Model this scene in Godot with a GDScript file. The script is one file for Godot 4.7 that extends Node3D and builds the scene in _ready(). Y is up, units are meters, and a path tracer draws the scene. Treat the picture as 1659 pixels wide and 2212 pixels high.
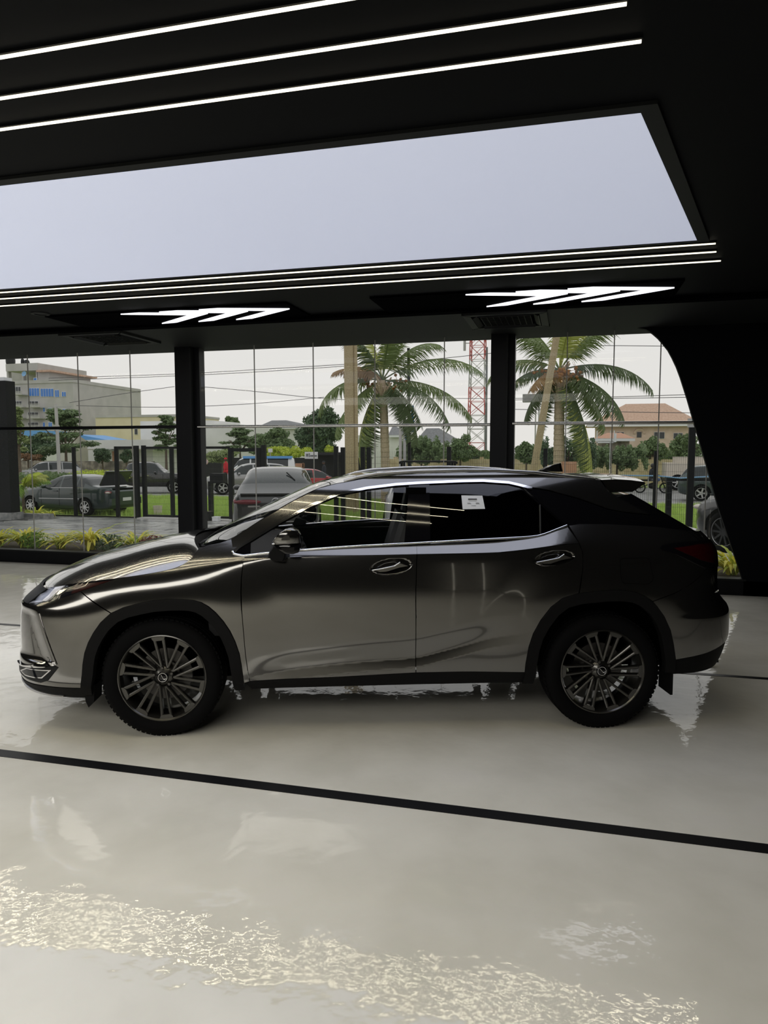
extends Node3D

# ---------------------------------------------------------------- mesh collector
class Geo:
	var v := PackedVector3Array()
	var n := PackedVector3Array()
	var t := PackedVector2Array()
	func tri(a: Vector3, b: Vector3, c: Vector3) -> void:
		var m := (b - a).cross(c - a)
		if m.length_squared() < 1e-18:
			return
		m = m.normalized()
		trin(a, b, c, m, m, m)
	func trin(a: Vector3, b: Vector3, c: Vector3, na: Vector3, nb: Vector3, nc: Vector3) -> void:
		if (b - a).cross(c - a).dot(na + nb + nc) < 0.0:
			v.append_array([a, b, c]); n.append_array([na, nb, nc])
		else:
			v.append_array([a, c, b]); n.append_array([na, nc, nb])
	func quad(a: Vector3, b: Vector3, c: Vector3, d: Vector3) -> void:
		tri(a, b, c); tri(a, c, d)
	func box(c: Vector3, s: Vector3, b := Basis()) -> void:
		var h := s * 0.5
		for ax in 3:
			for sg in [-1.0, 1.0]:
				var u := Vector3(); var w := Vector3(); var o := Vector3()
				o[ax] = h[ax] * sg
				u[(ax + 1) % 3] = h[(ax + 1) % 3] * sg
				w[(ax + 2) % 3] = h[(ax + 2) % 3]
				quad(c + b * (o - u - w), c + b * (o + u - w), c + b * (o + u + w), c + b * (o - u + w))
	# box with its long edges chamfered (k metres), along local y
	func cbox(c: Vector3, s: Vector3, k: float, b := Basis()) -> void:
		var x := s.x * 0.5; var z := s.z * 0.5; var h := s.y * 0.5
		var r := [Vector2(x - k, z), Vector2(-x + k, z), Vector2(-x, z - k), Vector2(-x, -z + k), Vector2(-x + k, -z), Vector2(x - k, -z), Vector2(x, -z + k), Vector2(x, z - k)]
		for i in 8:
			var p: Vector2 = r[i]; var q: Vector2 = r[(i + 1) % 8]
			quad(c + b * Vector3(q.x, -h, q.y), c + b * Vector3(p.x, -h, p.y), c + b * Vector3(p.x, h, p.y), c + b * Vector3(q.x, h, q.y))
			tri(c + b * Vector3(0, h, 0), c + b * Vector3(q.x, h, q.y), c + b * Vector3(p.x, h, p.y))
			tri(c + b * Vector3(0, -h, 0), c + b * Vector3(p.x, -h, p.y), c + b * Vector3(q.x, -h, q.y))
	func tube(p: Vector3, q: Vector3, r0: float, r1: float, seg := 8, caps := true) -> void:
		var d := q - p
		if d.length() < 1e-6:
			return
		d = d.normalized()
		var a := (d.cross(Vector3.UP) if absf(d.y) < 0.9 else d.cross(Vector3.RIGHT)).normalized()
		var b := d.cross(a)
		for i in seg:
			var t0 := TAU * i / seg; var t1 := TAU * (i + 1) / seg
			var e0 := a * cos(t0) + b * sin(t0); var e1 := a * cos(t1) + b * sin(t1)
			trin(p + e0 * r0, p + e1 * r0, q + e1 * r1, e0, e1, e1)
			trin(p + e0 * r0, q + e1 * r1, q + e0 * r1, e0, e1, e0)
			if caps:
				trin(p, p + e0 * r0, p + e1 * r0, -d, -d, -d)
				trin(q, q + e0 * r1, q + e1 * r1, d, d, d)
	func path(pts: Array, r0: float, r1: float, seg := 6) -> void:
		for i in pts.size() - 1:
			var k := float(i) / maxf(1.0, pts.size() - 1.0); var k2 := float(i + 1) / maxf(1.0, pts.size() - 1.0)
			tube(pts[i], pts[i + 1], lerpf(r0, r1, k), lerpf(r0, r1, k2), seg, i == 0 or i == pts.size() - 2)
	# profile of (radius, height) turned about an axis through o; faces smooth round the axis, flat or smooth along it
	func lathe(o: Vector3, axis: Basis, prof: Array, seg: int, smooth := true, from := 0.0, to := TAU) -> void:
		var m := prof.size()
		var nn := []
		for i in m - 1:
			var e: Vector2 = prof[i + 1] - prof[i]
			nn.append(Vector2(e.y, -e.x).normalized())
		for i in m - 1:
			var p: Vector2 = prof[i]; var q: Vector2 = prof[i + 1]
			var na: Vector2 = nn[i]; var nb: Vector2 = nn[i]
			if smooth:
				if i > 0 and nn[i - 1].dot(nn[i]) > 0.5: na = (nn[i - 1] + nn[i]).normalized()
				if i < m - 2 and nn[i + 1].dot(nn[i]) > 0.5: nb = (nn[i + 1] + nn[i]).normalized()
			for k in seg:
				var t0 := from + (to - from) * k / seg; var t1 := from + (to - from) * (k + 1) / seg
				var c0 := Vector3(cos(t0), 0, sin(t0)); var c1 := Vector3(cos(t1), 0, sin(t1))
				var U := Vector3.UP
				var a := o + axis * (c0 * p.x + U * p.y); var b := o + axis * (c1 * p.x + U * p.y)
				var c := o + axis * (c1 * q.x + U * q.y); var d := o + axis * (c0 * q.x + U * q.y)
				var n0 := axis * (c0 * na.x + U * na.y); var n1 := axis * (c1 * na.x + U * na.y)
				var n2 := axis * (c1 * nb.x + U * nb.y); var n3 := axis * (c0 * nb.x + U * nb.y)
				if a.distance_squared_to(b) > 1e-12: trin(a, b, c, n0, n1, n2)
				if c.distance_squared_to(d) > 1e-12: trin(a, c, d, n0, n2, n3)
	func ball(o: Vector3, r: Vector3, seg := 10, rings := 6) -> void:
		for i in rings:
			for k in seg:
				var q := []
				for e in [[i, k], [i, k + 1], [i + 1, k + 1], [i + 1, k]]:
					var ph: float = PI * e[0] / rings; var th: float = TAU * e[1] / seg
					q.append(Vector3(sin(ph) * cos(th), cos(ph), sin(ph) * sin(th)))
				var ir := Vector3(1.0 / r.x, 1.0 / r.y, 1.0 / r.z)
				var m := q.map(func(e): return (e * ir).normalized())
				if i > 0: trin(o + q[0] * r, o + q[1] * r, o + q[2] * r, m[0], m[1], m[2])
				if i < rings - 1: trin(o + q[0] * r, o + q[2] * r, o + q[3] * r, m[0], m[2], m[3])
	# polygon (x,y) drawn out along z through the sections [z, scale]
	func pillow(poly: PackedVector2Array, sec: Array, smooth := true) -> void:
		var m := poly.size()
		var c := Vector2()
		for p in poly: c += p / m
		var ring := []
		for s in sec:
			var r := PackedVector3Array()
			for p in poly:
				var e: Vector2 = c + (p - c) * s[1]
				r.append(Vector3(e.x, e.y, s[0]))
			ring.append(r)
		var ctr := Vector3(c.x, c.y, (sec[0][0] + sec[-1][0]) * 0.5)
		for i in sec.size() - 1:
			for k in m:
				var j := (k + 1) % m
				var a: Vector3 = ring[i][k]; var b: Vector3 = ring[i][j]; var cc: Vector3 = ring[i + 1][j]; var d: Vector3 = ring[i + 1][k]
				if smooth:
					trin(a, b, cc, (a - ctr).normalized(), (b - ctr).normalized(), (cc - ctr).normalized())
					trin(a, cc, d, (a - ctr).normalized(), (cc - ctr).normalized(), (d - ctr).normalized())
				else:
					var f := (b - a).cross(d - a).normalized()
					if f.dot((a + cc) * 0.5 - ctr) < 0.0: f = -f
					trin(a, b, cc, f, f, f); trin(a, cc, d, f, f, f)
		var id := Geometry2D.triangulate_polygon(poly)
		for e in [0, sec.size() - 1]:
			var f := Vector3(0, 0, signf(sec[e][0] - ctr.z))
			for k in range(0, id.size(), 3):
				trin(ring[e][id[k]], ring[e][id[k + 1]], ring[e][id[k + 2]], f, f, f)
	func flat(poly: PackedVector2Array, xf: Transform3D, depth: float) -> void:
		var g := Geo.new()
		g.pillow(poly, [[-depth * 0.5, 1.0], [depth * 0.5, 1.0]], false)
		add(g, xf)
	func add(g: Geo, xf := Transform3D()) -> void:
		var b := xf.basis.inverse().transposed()
		for i in range(0, g.v.size(), 3):
			trin(xf * g.v[i], xf * g.v[i + 1], xf * g.v[i + 2], (b * g.n[i]).normalized(), (b * g.n[i + 1]).normalized(), (b * g.n[i + 2]).normalized())
	func mirrored() -> Geo:
		var g := Geo.new()
		var f := Vector3(1, 1, -1)
		for i in range(0, v.size(), 3):
			g.v.append_array([v[i] * f, v[i + 2] * f, v[i + 1] * f])
			g.n.append_array([n[i] * f, n[i + 2] * f, n[i + 1] * f])
		return g
	func mesh() -> ArrayMesh:
		var a := []
		a.resize(Mesh.ARRAY_MAX)
		a[Mesh.ARRAY_VERTEX] = v
		a[Mesh.ARRAY_NORMAL] = n
		if t.size() == v.size() and t.size() > 0:
			a[Mesh.ARRAY_TEX_UV] = t
		var m := ArrayMesh.new()
		if v.size() > 0:
			m.add_surface_from_arrays(Mesh.PRIMITIVE_TRIANGLES, a)
		return m

# ---------------------------------------------------------------- naming and tagging
var used := {}
func numbered(called: String) -> String:
	if not used.has(called):
		used[called] = 0
		return called
	used[called] += 1
	return "%s_%03d" % [called, used[called]]

func tag(o: Node, label: String, category := "", group := "", kind := "") -> void:
	o.set_meta("label", label)
	if category: o.set_meta("category", category)
	if group: o.set_meta("group", group)
	if kind: o.set_meta("kind", kind)

func thing(called: String, label: String, category: String, xf := Transform3D(), group := "") -> Node3D:
	var o := Node3D.new()
	o.name = numbered(called)
	add_child(o)
	o.transform = xf
	tag(o, label, category, group)
	return o

func part(called: String, g, m: Material, parent: Node = null, label := "") -> MeshInstance3D:
	var o := MeshInstance3D.new()
	o.mesh = g.mesh() if g is Geo else g
	o.material_override = m
	if parent == null or parent == self:
		o.name = numbered(called)
		add_child(o)
	else:
		o.name = called
		parent.add_child(o, true)
	if label: o.set_meta("label", label)
	return o

func sub(called: String, parent: Node, label := "") -> Node3D:
	var o := Node3D.new()
	o.name = called
	parent.add_child(o, true)
	if label: o.set_meta("label", label)
	return o

func struct(called: String, g, m: Material) -> MeshInstance3D:
	var o := part(called, g, m)
	o.set_meta("kind", "structure")
	return o

func at(p: Vector3, turn := 0.0) -> Transform3D:
	return Transform3D(Basis(Vector3.UP, turn), p)

# ---------------------------------------------------------------- materials
var M := {}
func lin(r: float, g: float, b: float, a := 1.0) -> Color:
	var c := Color(r, g, b).linear_to_srgb()
	c.a = a
	return c

func mat(key: String, c: Color, rough := 0.6, metal := 0.0, spec := 0.5) -> StandardMaterial3D:
	var m := StandardMaterial3D.new()
	m.resource_name = key
	m.albedo_color = c
	m.roughness = rough
	m.metallic = metal
	m.metallic_specular = spec
	M[key] = m
	return m

func coat(m: StandardMaterial3D, amount := 1.0, rough := 0.03) -> StandardMaterial3D:
	m.clearcoat_enabled = true
	m.clearcoat = amount
	m.clearcoat_roughness = rough
	return m

func pane(key: String, c: Color, alpha: float) -> StandardMaterial3D:
	c.a = alpha
	var m := mat(key, c, 0.0)
	m.transparency = BaseMaterial3D.TRANSPARENCY_ALPHA
	return m

func glow(key: String, c: Color, energy: float) -> StandardMaterial3D:
	var m := mat(key, c, 0.5)
	m.emission_enabled = true
	m.emission = c
	m.emission_energy_multiplier = energy
	return m

func noise(seed_: int, freq: float, oct := 4, size := 512, ramp = null, normal := false, bump := 4.0, kind := FastNoiseLite.TYPE_SIMPLEX_SMOOTH) -> NoiseTexture2D:
	var f := FastNoiseLite.new()
	f.seed = seed_
	f.frequency = freq
	f.fractal_octaves = oct
	f.noise_type = kind
	var t := NoiseTexture2D.new()
	t.width = size
	t.height = size
	t.seamless = true
	t.noise = f
	t.as_normal_map = normal
	t.bump_strength = bump
	if ramp:
		var g := Gradient.new()
		g.offsets = PackedFloat32Array(ramp.map(func(e): return e[0]))
		g.colors = PackedColorArray(ramp.map(func(e): return e[1]))
		t.color_ramp = g
	return t

# a material whose colour varies between two tones in patches, mapped in the world
func mottled(key: String, a: Color, b: Color, scale: float, rough: float, seed_: int, freq := 0.02, oct := 5, bump := 0.0, spec := 0.5, world := true) -> StandardMaterial3D:
	var m := mat(key, Color.WHITE, rough, 0.0, spec)
	m.albedo_texture = noise(seed_, freq, oct, 512, [[0.25, a], [0.75, b]])
	m.uv1_triplanar = true
	m.uv1_world_triplanar = world
	m.uv1_scale = Vector3.ONE * scale
	if bump > 0.0:
		m.heightmap_enabled = true
		m.heightmap_texture = noise(seed_ + 1, freq * 2.0, 5, 512)
		m.heightmap_scale = bump
	return m

# ---------------------------------------------------------------- scene
const EYE := Vector3(0, 1.77, 0)
const CEIL := 3.4
const SOFFIT := 3.35
const GLASS_Z := -9.72
const GROUND := -0.5

func _ready() -> void:
	var cam := Camera3D.new()
	cam.name = "camera"
	cam.position = EYE
	cam.rotation = Vector3(deg_to_rad(-4.7), deg_to_rad(14.6), 0)
	cam.fov = 71.62
	cam.near = 0.05
	cam.far = 900.0
	add_child(cam)
	cam.current = true

	var sky := ProceduralSkyMaterial.new()
	sky.sky_top_color = Color(0.885, 0.895, 0.895)
	sky.sky_horizon_color = Color(0.915, 0.905, 0.885)
	sky.sky_curve = 0.35
	sky.ground_bottom_color = Color(0.45, 0.45, 0.43)
	sky.ground_horizon_color = Color(0.80, 0.80, 0.78)
	var env := Environment.new()
	env.background_mode = Environment.BG_SKY
	env.sky = Sky.new()
	env.sky.sky_material = sky
	env.background_energy_multiplier = 1.0
	env.tonemap_mode = Environment.TONE_MAPPER_LINEAR
	env.tonemap_exposure = 1.0
	env.sdfgi_enabled = true
	env.ssao_enabled = true
	env.ssil_enabled = true
	var we := WorldEnvironment.new()
	we.name = "surroundings"
	we.environment = env
	add_child(we)
	# the long light panel over the car
	area_light("light_panel_lamp", Vector3(-4.6, CEIL - 0.022, -4.83), 10.0, 2.2, Color(0.885, 0.91, 1.0), 0.33)
	# added unseen panel behind the photographer, put in to brighten the near floor
	area_light("light_panel_lamp", Vector3(-4.8, CEIL - 0.022, 1.85), 10.2, 2.9, Color(1.0, 0.98, 0.925), 1.25)
	# the six strip lights in the ceiling
	for s in STRIPS:
		area_light("strip_lamp", Vector3((s[1] - 10.0) * 0.5, CEIL - 0.022, s[0]), s[1] + 10.0, 0.0125, Color(1.0, 0.955, 0.83), 11.0)

	for x in [4.73, 5.54]:
		area_light("wall_strip_lamp", Vector3(x, 1.55, 6.955), 0.02, 3.0, Color(1.0, 0.98, 0.94), 0.6, Vector3(0, 0, 0))

	materials()
	room()
	ceiling_lights()
	hero_car()
	outdoors()

const STRIPS := [[-2.55, 0.10], [-2.83, 0.17], [-3.09, 0.244], [-6.085, 1.06], [-6.33, 1.11], [-6.63, 1.20]]

# radiance: how bright the face of the lamp is
func area_light(called: String, p: Vector3, sx: float, sz: float, c: Color, radiance: float, turn := Vector3(-PI / 2, 0, 0)) -> void:
	var l := AreaLight3D.new()
	l.name = called
	add_child(l, true)
	l.area_size = Vector2(sx, sz)
	l.light_color = c
	l.area_normalize_energy = false
	l.light_energy = radiance
	l.area_range = 40.0
	l.area_attenuation = 2.0
	l.shadow_enabled = true
	l.position = p
	l.rotation = turn

func materials() -> void:
	var f := mat("floor_epoxy", Color.WHITE, 0.06, 0.0, 0.52)
	f.albedo_texture = noise(3, 0.006, 5, 1024, [[0.2, lin(0.70, 0.68, 0.60)], [0.5, lin(0.745, 0.725, 0.645)], [0.8, lin(0.78, 0.76, 0.68)]])
	f.uv1_triplanar = true
	f.uv1_world_triplanar = true
	f.uv1_scale = Vector3.ONE * 0.22
	f.heightmap_enabled = true
	f.heightmap_texture = noise(9, 0.012, 6, 1024)
	f.heightmap_scale = 0.23
	f.roughness_texture = noise(21, 0.008, 4, 512, [[0.3, Color(0.6, 0.6, 0.6)], [0.7, Color(1, 1, 1)]])
	f.roughness = 0.052
	mat("ceiling_black", lin(0.004, 0.0045, 0.0055), 0.6, 0.0, 0.2)
	mat("soffit_black", lin(0.010, 0.011, 0.0115), 0.6, 0.0, 0.3)
	mat("wall_black", lin(0.003, 0.0035, 0.005), 0.6, 0.0, 0.2)
	mat("board_black", lin(0.0012, 0.0012, 0.002), 0.8, 0.0, 0.05)
	mat("frame_grey", lin(0.010, 0.011, 0.0115), 0.5, 0.0, 0.3)
	mat("steel_black", lin(0.004, 0.0045, 0.006), 0.45, 0.0, 0.3)
	mat("steel_tube", lin(0.6, 0.6, 0.58), 0.25, 1.0)
	mat("seam", lin(0.30, 0.30, 0.28), 0.5)
	mat("tape", lin(0.006, 0.006, 0.007), 0.35, 0.0, 0.4)
	pane("window_glass", Color(0.82, 0.85, 0.82), 0.03).metallic_specular = 0.3
	glow("panel_glow", Color(0.885, 0.91, 1.0), 0.42)
	glow("strip_glow", Color(1.0, 0.965, 0.86), 2.0)
	glow("chevron_glow", Color(0.97, 0.97, 1.0), 1.6)
	# car
	coat(mat("paint", lin(0.17, 0.166, 0.158), 0.14, 0.95, 0.5))
	mat("chrome", lin(0.82, 0.82, 0.83), 0.08, 1.0)
	mat("satin", lin(0.45, 0.45, 0.45), 0.3, 1.0)
	mat("plastic", lin(0.005, 0.005, 0.0055), 0.6, 0.0, 0.25)
	mat("gloss_black", lin(0.004, 0.004, 0.005), 0.06, 0.0, 0.5)
	mat("gap", lin(0.002, 0.002, 0.002), 0.9, 0.0, 0.1)
	mat("rubber", lin(0.004, 0.004, 0.0045), 0.8, 0.0, 0.2)
	coat(mat("rim", lin(0.10, 0.097, 0.09), 0.28, 0.9), 0.5, 0.1)
	mat("brake", lin(0.12, 0.115, 0.11), 0.4, 1.0)
	mat("interior", lin(0.012, 0.012, 0.013), 0.7)
	mat("leather", lin(0.03, 0.03, 0.032), 0.5)
	mat("lamp_dark", lin(0.006, 0.007, 0.010), 0.05)
	mat("lamp_white", lin(0.75, 0.75, 0.80), 0.2)
	mat("lamp_amber", lin(0.03, 0.004, 0.003), 0.15)
	coat(mat("lamp_red", lin(0.035, 0.002, 0.003), 0.12), 1.0, 0.03)
	mat("paper", lin(0.72, 0.74, 0.76), 0.6)
	mat("ink", lin(0.05, 0.05, 0.05), 0.7)
	pane("car_glass", Color(0.02, 0.05, 0.045), 0.22)
	pane("privacy_glass", Color(0.002, 0.002, 0.003), 0.95)
	pane("screen_glass", Color(0.03, 0.07, 0.06), 0.30)
	pane("lamp_glass", Color(0.5, 0.5, 0.5), 0.02)

func slab(x0: float, x1: float, y0: float, y1: float, z0: float, z1: float) -> Geo:
	var g := Geo.new()
	g.box(Vector3(x0 + x1, y0 + y1, z0 + z1) * 0.5, Vector3(absf(x1 - x0), absf(y1 - y0), absf(z1 - z0)))
	return g

func room() -> void:
	struct("floor", slab(-13.0, 7.0, -0.25, 0.0, -9.8, 7.0), M.floor_epoxy)
	struct("ceiling", slab(-13.2, 7.2, CEIL, CEIL + 0.25, -8.16, 7.2), M.ceiling_black)
	struct("trim_8", slab(-13.2, 7.2, SOFFIT, CEIL + 0.25, -10.1, -8.16), M.soffit_black)
	struct("wall_left", slab(-13.2, -13.0, -0.25, CEIL, -9.8, 7.0), M.wall_black)
	struct("wall_right", slab(7.0, 7.2, -0.25, CEIL, -9.8, 7.0), M.wall_black)
	struct("wall_rear", slab(-13.2, 7.2, -0.25, CEIL, 7.0, 7.2), M.wall_black)
	# the wall with the slanted window edge
	var w := Geo.new()
	var poly := PackedVector2Array([Vector2(0.80, SOFFIT)])
	for p in [[0.90, 3.325], [0.978, 3.272], [1.045, 3.21], [1.102, 3.142], [1.165, 3.06], [1.215, 2.967], [1.27, 2.85], [1.32, 2.719], [1.409, 2.449], [1.5, 2.144], [1.65, 1.655], [1.82, 1.079], [1.98, 0.618], [2.135, 0.181]]:
		poly.append(Vector2(p[0], p[1]))
	poly.append_array([Vector2(2.135, 0.0), Vector2(7.0, 0.0), Vector2(7.0, SOFFIT)])
	w.flat(poly, Transform3D(Basis(), Vector3(0, 0, -9.64)), 0.08)
	struct("wall_front", w, M.wall_black)
	var curb := slab(-13.0, 7.0, 0.0, 0.185, -9.84, -9.6)
	struct("trim_1", curb, M.steel_black)
	struct("trim_2", slab(-13.0, 2.16, 0.185, 0.21, -9.76, -9.585), M.frame_grey)
	# steel columns: a post with a flat cover strip
	for c in [[-5.73, -5.40], [-1.035, -0.745]]:
		var g := slab(c[0], c[1] - 0.07, 0.0, SOFFIT, -9.80, -9.60)
		g.add(slab(c[1] - 0.07, c[1] + 0.02, 0.0, SOFFIT, -9.86, -9.70))
		var col := struct("column", g, M.steel_black)
		part("cover_strip", slab(c[1] - 0.085, c[1] - 0.068, 0.0, SOFFIT - 0.02, -9.70, -9.595), M.frame_grey, col)
	# glazing
	var bays := [[-13.0, -5.73, [-12.17, -11.24, -10.31, -9.37, -8.437, -7.503, -6.567]], [-5.40, -1.035, [-4.495, -3.58, -2.664, -1.68]], [-0.745, 2.2, [-0.055, 0.529, 1.094, 1.68]]]
	for b in 3:
		var e: Array = [bays[b][0]] + bays[b][2] + [bays[b][1]]
		var root := Node3D.new()
		root.name = "window_%d" % (b + 1)
		add_child(root)
		root.set_meta("kind", "structure")
		for i in e.size() - 1:
			var g := Geo.new()
			g.quad(Vector3(e[i] + 0.006, 0.2, GLASS_Z), Vector3(e[i + 1] - 0.006, 0.2, GLASS_Z), Vector3(e[i + 1] - 0.006, SOFFIT, GLASS_Z), Vector3(e[i] + 0.006, SOFFIT, GLASS_Z))
			part("pane", g, M.window_glass, root)
			if i > 0:
				part("seam", slab(e[i] - 0.0065, e[i] + 0.0065, 0.2, SOFFIT, GLASS_Z - 0.006, GLASS_Z + 0.006), M.seam, root)
		var r := Geo.new()
		var x1: float = bays[b][1] if b < 2 else 1.55
		if b == 0:
			r.box(Vector3((bays[b][0] + x1) * 0.5, 2.175, -9.66), Vector3(x1 - bays[b][0], 0.045, 0.05))
			part("rail", r, M.steel_black, root)
		else:
			r.tube(Vector3(bays[b][0], 2.172, -9.66), Vector3(x1, 2.160, -9.66), 0.021, 0.021, 12)
			part("rail", r, M.steel_tube, root, "round steel tube across the glass")
	# floor lines
	for t in [[-3.385, 0.042, "wide black line across the pale floor in front of the grey SUV"], [-6.05, 0.028, "thin black line across the floor running beneath the grey SUV"]]:
		var o := part("floor_line", slab(-12.9, 6.9, 0.0005, 0.0025, t[0] - t[1], t[0] + t[1]), M.tape)
		o.rotation.y = 0.004
		tag(o, t[2], "floor line")

func panel_fixture(called: String, label: String, z0: float, z1: float, x0: float, x1: float) -> void:
	var y := CEIL - 0.012
	var p := thing(called, label, "ceiling light", at(Vector3(-4.5, y, (z0 + z1) * 0.5)))
	var fx := Transform3D(Basis(Vector3.RIGHT, PI / 2), Vector3(4.5, 0, -(z0 + z1) * 0.5))
	var i := PackedVector2Array([Vector2(-10.0, z0), Vector2(x0, z0), Vector2(x1, z1), Vector2(-10.0, z1)])
	var o := PackedVector2Array([Vector2(-10.08, z0 + 0.075), Vector2(x0 + 0.066, z0 + 0.075), Vector2(x1 + 0.095, z1 - 0.045), Vector2(-10.08, z1 - 0.045)])
	var d := Geo.new()
	d.flat(i, fx, 0.01)
	part("diffuser", d, M.panel_glow, p)
	for k in 4:
		var g := Geo.new()
		g.flat(PackedVector2Array([o[k], o[(k + 1) % 4], i[(k + 1) % 4], i[k]]), fx, 0.018)
		part("frame_bar", g, M.frame_grey, p)

func ceiling_lights() -> void:
	# light panels
	panel_fixture("light_panel", "huge glowing white ceiling panel in a dark frame above the grey SUV", -3.70, -5.955, 0.294, 0.905)
	panel_fixture("light_panel", "added glowing ceiling panel out of view by the rear wall, brightening the near floor", 3.34, 0.36, 0.294, 0.294)  # added fixture out of view, made up to brighten the near floor
	var names := ["first", "second", "third"]
	for k in 6:
		var s: Array = STRIPS[k]
		var where := "facing the arrow lights" if k > 2 else "facing away from the arrow lights"
		var t := thing("strip_light", "%s thin strip light from the panel over the car, %s" % [names[k - 3 if k > 2 else 2 - k], where], "strip light", at(Vector3(s[1], CEIL, s[0])), "ceiling strip lights")
		var L: float = s[1] + 10.0
		part("housing", slab(-L, 0.0, -0.012, -0.001, -0.018, 0.018), M.ceiling_black, t)
		part("tube", slab(-L, -0.004, -0.020, -0.012, -0.0065, 0.0065), M.strip_glow, t)
	for x in [4.73, 5.54]:
		var t := thing("wall_strip_light", "upright thin strip light on the rear wall, " + ("next to the wall corner" if x > 5.0 else "farther from the wall corner"), "strip light", at(Vector3(x, 0.05, 7.0)), "upright wall strips")
		part("housing", slab(-0.02, 0.02, 0.0, 3.02, -0.03, -0.001), M.ceiling_black, t)
		part("tube", slab(-0.01, 0.01, 0.01, 3.01, -0.04, -0.03), M.strip_glow, t)
	# chevrons on black boards
	for gp in [[-4.04, "near the shorter column spacing"], [-0.05, ""]]:
		for k in 3:
			var tip: float = gp[0] + 0.5 * k
			var where := "over the column between the wide glazed bays" if gp[0] < -2.0 else "beside the curved window edge"
			var c := thing("chevron_light", "%s arrow-shaped ceiling light of three %s" % [["tail", "middle", "leading"][k], where], "ceiling light", at(Vector3(tip, CEIL - 0.02, -7.51)), "arrow ceiling lights")
			var poly := PackedVector2Array([Vector2(-1.0, 0.205), Vector2(-0.76, 0.215), Vector2(0.0, 0.0), Vector2(-0.64, -0.40), Vector2(-0.86, -0.43), Vector2(-0.235, -0.03)])
			var g := Geo.new()
			g.flat(poly, Transform3D(Basis(Vector3.RIGHT, PI / 2), Vector3(0, -0.008, 0)).scaled_local(Vector3(1, 1, 1)), 0.012)
			part("diffuser", g, M.chevron_glow, c)
		var o2 := part("backing_board", slab(gp[0] - 2.0, gp[0] + 1.06, CEIL - 0.02, CEIL - 0.001, -8.0, -7.27), M.board_black)
		tag(o2, "black ceiling board behind three arrow lights " + ("over the column between the wide glazed bays" if gp[0] < -2.0 else "beside the curved window edge"), "board", "ceiling boards")
	struct("trim_3", slab(-13.0, 7.0, SOFFIT + 0.001, CEIL - 0.002, -8.159, -8.02), M.board_black)
	# cassette air conditioners in the soffit
	for c in [[-0.74, "over the narrower bay beside the curved window edge"], [-6.09, "over the bay with the black rail"]]:
		var a := thing("air_conditioner", "black square ceiling air conditioner " + c[1], "air conditioner", at(Vector3(c[0], SOFFIT, -8.60)), "ceiling air conditioners")
		var g := Geo.new()
		for s in 4:
			var b := Basis(Vector3.UP, s * PI / 2)
			g.flat(PackedVector2Array([Vector2(-0.475, 0.34), Vector2(0.475, 0.34), Vector2(0.40, 0.28), Vector2(-0.40, 0.28)]), Transform3D(b * Basis(Vector3.RIGHT, -PI / 2) * Basis.from_scale(Vector3(1, 1.37, 1)), Vector3(0, -0.015, 0)), 0.03)
		part("panel_frame", g, M.frame_grey, a)
		for s in 4:
			var v := Geo.new()
			var b := Basis(Vector3.UP, s * PI / 2)
			v.box(b * Vector3(0, -0.022, 0.345), Vector3(0.62, 0.012, 0.06), b * Basis(Vector3.RIGHT, 0.5))
			part("louver", v, M.steel_black, a)
		var gr := Geo.new()
		for k in 9:
			gr.box(Vector3(-0.28 + 0.07 * k, -0.02, 0), Vector3(0.006, 0.012, 0.56))
			gr.box(Vector3(0, -0.02, -0.28 + 0.07 * k), Vector3(0.56, 0.012, 0.006))
		part("grille", gr, M.frame_grey, a)
		part("backing", slab(-0.39, 0.39, -0.008, -0.002, -0.39, 0.39), M.board_black, a)
	var dl := thing("downlight", "small round unlit ceiling spot near the arrow lights", "downlight", at(Vector3(-6.0, CEIL, -7.15)))
	var g2 := Geo.new()
	g2.lathe(Vector3(), Basis(), [Vector2(0.07, -0.012), Vector2(0.10, -0.012), Vector2(0.105, -0.004), Vector2(0.105, 0.0)], 24)
	part("rim", g2, M.frame_grey, dl)
	var g3 := Geo.new()
	g3.lathe(Vector3(), Basis(), [Vector2(0.0, -0.004), Vector2(0.07, -0.006)], 24)
	part("lens", g3, M.frame_grey, dl)

# ---------------------------------------------------------------- the grey SUV: x runs from nose to tail, y up, z to the side that faces the room
const AXLE_F := 1.03
const AXLE_R := 3.82
const LUT := 240
var lut := {}

func pchip(tab: Array, x: float) -> float:
	var n := tab.size()
	if x <= tab[0][0]: return tab[0][1]
	if x >= tab[n - 1][0]: return tab[n - 1][1]
	var i := 0
	while x > tab[i + 1][0]: i += 1
	var sl := []
	for k in [i, i + 1]:
		var a: float = 0.0; var b: float = 0.0
		if k > 0: a = (tab[k][1] - tab[k - 1][1]) / (tab[k][0] - tab[k - 1][0])
		if k < n - 1: b = (tab[k + 1][1] - tab[k][1]) / (tab[k + 1][0] - tab[k][0])
		if k == 0: sl.append(b)
		elif k == n - 1: sl.append(a)
		else: sl.append(0.0 if a * b <= 0.0 else 2.0 * a * b / (a + b))
	var h: float = tab[i + 1][0] - tab[i][0]
	var t: float = (x - tab[i][0]) / h
	return (2 * t ** 3 - 3 * t * t + 1) * tab[i][1] + (t ** 3 - 2 * t * t + t) * sl[0] * h + (-2 * t ** 3 + 3 * t * t) * tab[i + 1][1] + (t ** 3 - t * t) * sl[1] * h

func table(key: String, tab: Array, a: float, b: float) -> void:
	var l := PackedFloat32Array()
	for i in LUT + 1:
		l.append(pchip(tab, lerpf(a, b, float(i) / LUT)))
	lut[key] = [l, a, LUT / (b - a)]

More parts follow.
